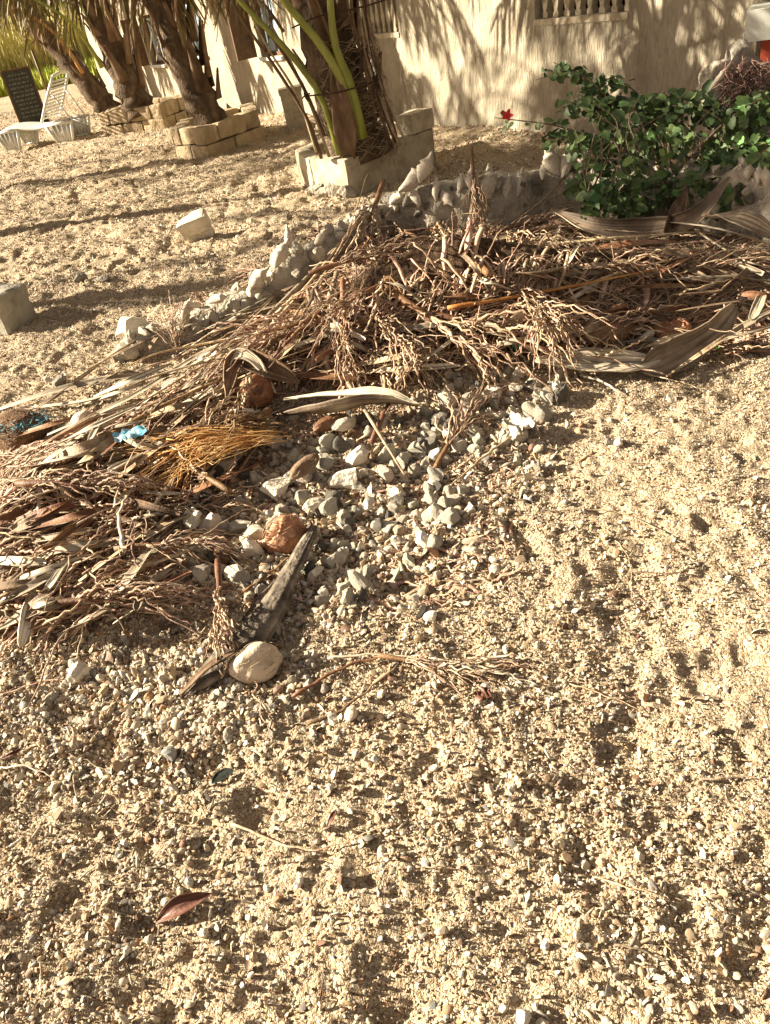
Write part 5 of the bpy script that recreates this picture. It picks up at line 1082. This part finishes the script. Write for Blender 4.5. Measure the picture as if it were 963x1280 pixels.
# ------------------------------------------------------------------ RUBBLE STONES
big = [(346, 616, 42, 'whitestone', 'large cream angular stone left of the grey pair'), (434, 607, 40, 'stone', 'broad grey stone in the middle of the rubble'), (447, 580, 34, 'stone', 'grey stone just above the broad middle one'), (397, 640, 34, 'whitestone', 'pale stone below the flat brown husk piece'),
       (375, 600, 32, 'stone', 'grey stone between the cream one and the husk piece'), (247, 655, 34, 'stone', 'blue grey stone at the left of the rubble'), (232, 640, 28, 'dkstone', 'dark stone at the upper left of the rubble'), (260, 690, 36, 'stone', 'grey stone left of the fibrous ball'), (255, 625, 30, 'stone', 'light blue grey stone under the litter edge'),
       (318, 695, 40, 'whitestone', 'long whitish stone leaning on the red husk'), (298, 722, 30, 'whitestone', 'white stone at the foot of the long whitish one'), (395, 722, 24, 'stone', 'grey stone right of the charred bark'), (405, 745, 20, 'stone', 'small grey blue stone right of the bark below its neighbour'), (462, 635, 26, 'whitestone', 'cream pointed stone right of the middle rubble'),
       (478, 660, 22, 'stone', 'oval grey pebble below the cream pointed stone'), (545, 575, 28, 'whitestone', 'cream stone at the centre right of the rubble'), (560, 545, 24, 'whitestone', 'pale stone near the top right of the rubble'), (575, 520, 22, 'stone', 'small pale stone toward the white scrap'), (620, 497, 30, 'stone', 'bluish flat stone at the upper right end of the rubble'), (651, 468, 24, 'whitestone', 'squarish white stone below the heap on the right'),
       (665, 487, 24, 'whitestone', 'rounded cream stone next to the squarish white one'), (640, 540, 28, 'whitestone', 'pale angular stone under the white scrap'), (588, 640, 22, 'whitestone', 'white pointed stone on the brown gravel right of the rubble'), (805, 428, 26, 'whitestone', 'white stone behind the bleached spathe'), (186, 752, 30, 'dkstone', 'speckled grey white stone in the lower left litter'),
       (100, 848, 30, 'whitestone', 'pale coral stone on the left gravel below the litter'), (95, 832, 18, 'whitestone', 'small white stone touching the coral stone'), (205, 850, 20, 'whitestone', 'white pebble at the left of the charred bark tip'), (180, 838, 18, 'stone', 'ringed round pebble on the left gravel'), (495, 620, 26, 'whitestone', 'pale flat stone right of the grey stones'),
       (530, 680, 26, 'whitestone', 'cream broken stone at the lower right of the rubble'), (500, 680, 22, 'stone', 'grey stone beside the cream broken one'), (430, 540, 34, 'whitestone', 'large pale stone just under the grey spathe'), (345, 560, 26, 'stone', 'grey stone near the reddish holed husk'), (760, 556, 14, 'dkstone', 'black pebble on the sunny gravel right of the rubble'),
       (772, 557, 16, 'stone', 'blue grey pebble touching the black one'), (838, 502, 18, 'whitestone', 'white shell stone alone on the sunny sand'), (640, 985, 14, 'whitestone', 'round cream pebble on the near gravel'), (654, 1275, 22, 'whitestone', 'cream pebble cut by the bottom edge'), (185, 895, 16, 'stone', 'grey oval pebble on the left gravel'), (610, 285, 34, 'whitestone', 'whitish broken stone in the shade at the foot of the shell wall'), (150, 1070, 14, 'dkstone', 'dark round pebble on the lower left gravel'), (375, 1105, 16, 'stone', 'worn pebble on the near middle gravel')]
for (a, b, s_, m, lab) in big: stone_at(a, b, s_, m, lab, dims=(1, .8, rng.uniform(.55, .85)), lift=.45, rz=rng.uniform(0, 3))
RKS = [rock_mesh(k, m) for k in range(8) for m in ('stone', 'whitestone', 'dkstone')]
def scatter(n, fn, smin, smax, lab, grp, mats, name='stone', cat='stone', lift=.35):
    for i in range(n):
        a, b = fn(); p = hp(a, b); s_ = rng.uniform(smin, smax)*(rng.random()**.5*.6+.5)*pxm(p)/2
        mm = str(rng.choice(mats)); o = link(name, rock_mesh(int(rng.integers(0, 8)), mm), None, p+(0, 0, s_*lift), Euler(rng.uniform(0, 6, 3)), s_*1.2*rng.uniform(.7, 1.15, 3)); tag(o, ('larger ' if s_ > .6*(smin+smax)*.5*pxm(p) else 'small ')+TONE[mm]+' '+lab+' '+near(a, b), cat, grp)
RPOLY = [(218, 600), (290, 565), (340, 530), (480, 512), (560, 490), (690, 468), (705, 500), (640, 560), (570, 640), (545, 700), (440, 765), (330, 745), (230, 725)]
def inpoly(x, y):
    c = False; n = len(RPOLY)
    for i in range(n):
        (x0, y0), (x1, y1) = RPOLY[i], RPOLY[i-1]
        if (y0 > y) != (y1 > y) and x < (x1-x0)*(y-y0)/(y1-y0)+x0: c = not c
    return c
def rz1():
    while True:
        a, b = rng.uniform(215, 700), rng.uniform(468, 765)
        if inpoly(a, b): return a, b
def rz2(): return rng.uniform(480, 700), rng.uniform(460, 600)
def rz3(): return rng.uniform(0, 420), rng.uniform(760, 930)
scatter(240, rz1, 12, 34, 'broken stone', 'rubble stones', ['stone', 'whitestone', 'stone', 'whitestone', 'dkstone'])
scatter(80, rz2, 10, 20, 'little stone', 'small stones at the rubble end', ['whitestone', 'stone', 'whitestone'])
scatter(90, rz3, 9, 19, 'pebble', 'pebbles below the litter', ['whitestone', 'stone', 'whitestone', 'stone'], 'pebble', 'pebble')

# ------------------------------------------------------------------ STUFF: litter and gravel
def litter_stuff():
    mb = MB(); mb2 = MB(); mb3 = MB()
    spec = [('crown', 3000, 25, 75), ('crest', 1300, 30, 80), ('left', 3000, 30, 110), ('right', 1100, 30, 100), ('stones', 1100, 15, 60)]
    for z, n, l0, l1 in spec:
        A = []
        for i in range(n): A.append(zone_px(z))
        A = np.array(A); L_ = rng.uniform(l0, l1, n)
        t = rng.normal(.45, .38, n) if z == 'left' else (rng.uniform(-.6, 1.6, n) if z == 'crown' else rng.normal(.15, .6, n))
        dx, dy = np.cos(t)*L_/2, -np.sin(t)*L_/2; cen = hpv(A[:, 0], A[:, 1]); hgt = np.clip(Hm(cen[:, 0], cen[:, 1])*4, .15, 1)
        if z == 'stones': hgt *= .3
        lf = rng.uniform(0, .125, n)*hgt
        e0 = hpv(A[:, 0]-dx, A[:, 1]-dy)+np.stack([0*lf, 0*lf, lf*rng.uniform(0, 1.3, n)], 1); e1 = hpv(A[:, 0]+dx, A[:, 1]+dy)+np.stack([0*lf, 0*lf, lf*rng.uniform(0, 1.3, n)], 1); cen[:, 2] += lf
        for E_ in (e0, e1):          # keep pieces lying on the heap rather than bridging its crest
            D_ = E_-cen; l_ = np.linalg.norm(D_, axis=1); D_ *= np.minimum(1, .24/(l_+1e-6))[:, None]; D_[:, 2] = np.clip(D_[:, 2], -.09, .05); E_[:] = cen+D_
        for i in range(n):
            tgt = (mb, mb2, mb3)[int(rng.integers(0, 3))]; r = rng.uniform(.0012, .0034)
            Q = wav([e0[i], cen[i], e1[i]], 8, rng.uniform(.002, .008), rng.uniform(.05, .12), i)
            if rng.random() < .38: tgt.tube(Q, np.array([.5, 1, 1.1, .9, 1, .8, .7, .3])*r*rng.uniform(2.5, 5), 4, False, .2)
            else: tgt.tube(Q, np.linspace(r*1.2, r*.5, 8), 3, False)
    for m_, k, lab in ((mb, 'litter', 'mat of brown rotted plant litter through the heap'), (mb2, 'straw', 'mat of dry straw coloured plant litter through the heap'), (mb3, 'strand', 'mat of orange tan flower strands through the heap')):
        tag(mk('dry_litter', m_, M[k]), lab, 'plant litter', kind='stuff')
litter_stuff()
def proto_meshes():
    out = []
    for i in range(5):
        mb = MB(); r = np.random.default_rng(900+i); V, F = rock(900+i, 1 if i < 5 else 2, .4, 4, (1, r.uniform(.6, .95), r.uniform(.4, .75))); mb.add(V, F); out.append(mb.mesh('pebble_shape', M['pebble'], i == 5))
    for i in range(5):      # flat shards
        mb = MB(); V, F = rock(950+i, 1, .6, 5, (1.25, .6+.1*i, .14+.05*(i % 3))); mb.add(V, F); out.append(mb.mesh('shard_shape', M['pebble'], False))
    for i in range(3):      # cupped shell bits
        mb = MB(); n = 5; V = []; F = []
        for a in range(n+1):
            for b in range(n+1):
                x = (a/n-.5)*2; y = (b/n-.5)*2*math.sqrt(max(0, 1-x*x*.8)); V.append((x, y*(.8-.2*i), -.45*(x*x+y*y)+.3))
        for a in range(n):
            for b in range(n): q = a*(n+1)+b; F.append((q, q+n+1, q+n+2, q+1))
        mb.add(V, F); out.append(mb.mesh('shell_shape', M['pebble'], True))
    mb = MB(); mb.tube([(-1.6, 0, 0), (-.5, .1, 0), (.5, .05, .1), (1.5, -.1, 0)], [.22, .28, .26, .18], 6); out.append(mb.mesh('coral_shape', M['pebble'], True))
    return out
def gravel():
    col = bpy.data.collections.new('gravel_shapes')
    for i, me in enumerate(proto_meshes()): o = bpy.data.objects.new('gravel_shape_%02d' % i, me); col.objects.link(o)
    pts = []; sc = []
    def zone(n, x0, x1, y0, y1, smin, smed, sig, smax, thin=None, sink=.1, jit=.0):
        x = rng.uniform(x0, x1, n); y = rng.uniform(y0, y1, n)
        # keep what the photograph (and a step to either side) could show
        d = np.stack([x, y, 0*x-CH], 1); c = d@Fv; u = d@Rv/c*FP+481.5; v = 640-d@Uv/c*FP; mpx = 420
        ok = (c > .2) & (u > -mpx*1.0) & (u < 963+mpx) & (v > -60) & (v < 1280+180)
        if thin is not None: ok &= rng.random(n) < thin(x, y)
        x, y = x[ok], y[ok]; s_ = np.clip(np.exp(rng.normal(math.log(smed), sig, len(x))), smin, smax)
        z = H(x, y)+s_*(rng.uniform(-.25, .55, len(x)))+jit*rng.random(len(x)); pts.append(np.stack([x, y, z], 1)); sc.append(s_)
    heap = lambda x, y: 1-np.clip((Hm(x, y)-.10)/.05, 0, .985)
    coarse = lambda x, y: np.clip(.2+.8*np.clip((fbm(x*3+9, y*3+2, 2)+.1)*4, 0, 1)+.45*np.clip(-x-.1, -.9, 1)+.45*np.clip(1.2-y, -.9, 1), .06, 1)*heap(x, y)
    patchy = lambda x, y: np.clip(.62+2.2*fbm(x*2.6+3, y*2.6+8, 3)-.35*np.clip((x-.2)*2, 0, 1)*np.clip((y-1.0)*3, 0, 1), .10, 1)*heap(x, y)
    zone(300000, -2.3, 2.6, .1, 3.0, .0012, .0026, .45, .008, patchy, jit=.004)      # fine grain (radius in metres)
    zone(90000, -2.3, 2.6, .1, 3.3, .0026, .0046, .42, .012, coarse, jit=.008)       # coarser shell
    zone(9000, -2.3, 2.6, .1, 3.4, .007, .0095, .25, .017, coarse, jit=.006)
    zone(90000, -3.2, 3.6, 2.8, 6.0, .0028, .0048, .35, .013, heap, jit=.004)
    zone(90000, -7, 4.5, 5.5, 12, .005, .0078, .35, .02, lambda x, y: (fbm(x*4, y*4, 2) > -.25)*heap(x, y), jit=.004)
    zone(60000, -12, 2.0, 11.5, 24, .007, .011, .35, .025, None, jit=.004)
    # pebbly patch on the stones' foot
    def patch(px, py, rx, ry, n, smed):
        A = rng.normal(0, .55, (n, 2))*np.array([rx, ry])+np.array([px, py]); P = hpv(A[:, 0], A[:, 1]); s_ = np.clip(np.exp(rng.normal(math.log(smed), .35, n)), .003, .03); P[:, 2] += s_*rng.uniform(-.2, .6, n); pts.append(P); sc.append(s_)
    patch(430, 620, 200, 100, 5200, .0105); patch(590, 530, 110, 60, 1800, .009); patch(160, 860, 200, 60, 4500, .008); patch(120, 930, 200, 60, 2500, .0075); patch(300, 670, 90, 60, 1400, .012); patch(400, 730, 120, 50, 1500, .009)
    P = np.vstack(pts); S = np.concatenate(sc); n = len(P)
    me = bpy.data.meshes.new('gravel'); me.vertices.add(n); me.vertices.foreach_set('co', P.ravel())
    a = me.attributes.new('size', 'FLOAT', 'POINT'); a.data.foreach_set('value', S)
    a = me.attributes.new('turn', 'FLOAT_VECTOR', 'POINT'); R = rng.uniform(0, 6.28, (n, 3)); R[:, :2] = rng.normal(0, .7, (n, 2)); a.data.foreach_set('vector', R.ravel())
    o = link('shell_gravel', me); tag(o, 'loose cream and tan shell gravel and coral grit covering the ground', 'gravel', kind='stuff')
    ng = bpy.data.node_groups.new('scatter_gravel', 'GeometryNodeTree'); ng.interface.new_socket('Geometry', in_out='INPUT', socket_type='NodeSocketGeometry'); ng.interface.new_socket('Geometry', in_out='OUTPUT', socket_type='NodeSocketGeometry')
    N = ng.nodes; L = ng.links.new; gi = N.new('NodeGroupInput'); go = N.new('NodeGroupOutput')
    m2p = N.new('GeometryNodeMeshToPoints'); iop = N.new('GeometryNodeInstanceOnPoints'); ci = N.new('GeometryNodeCollectionInfo'); ci.inputs['Collection'].default_value = col; ci.inputs['Separate Children'].default_value = True; ci.inputs['Reset Children'].default_value = True
    at1 = N.new('GeometryNodeInputNamedAttribute'); at1.data_type = 'FLOAT'; at1.inputs['Name'].default_value = 'size'
    at2 = N.new('GeometryNodeInputNamedAttribute'); at2.data_type = 'FLOAT_VECTOR'; at2.inputs['Name'].default_value = 'turn'
    rv = N.new('FunctionNodeRandomValue'); rv.data_type = 'INT'; [s for s in rv.inputs if s.name == 'Max' and s.type == 'INT'][0].default_value = 13
    L(gi.outputs[0], m2p.inputs['Mesh']); L(m2p.outputs[0], iop.inputs['Points']); L(ci.outputs[0], iop.inputs['Instance']); iop.inputs['Pick Instance'].default_value = True
    L([s for s in rv.outputs if s.type == 'INT'][0], iop.inputs['Instance Index']); L(at1.outputs['Attribute'], iop.inputs['Scale']); L(at2.outputs['Attribute'], iop.inputs['Rotation'])
    L(iop.outputs[0], go.inputs[0]); md = o.modifiers.new('scatter', 'NODES'); md.node_group = ng
    print('gravel points', n)
gravel()
_by = {}
for o in bpy.data.objects:
    if o.parent is None and o.get('label'): _by.setdefault(o['label'], []).append(o)
for lab_, os_ in _by.items():          # things nothing tells apart share one group phrase
    if len(os_) > 1:
        g_ = os_[0].get('group') or lab_
        for o in os_: o['group'] = g_
print('objects', len(bpy.data.objects), 'tris', sum(len(o.data.polygons) for o in bpy.data.objects if o.type == 'MESH'))
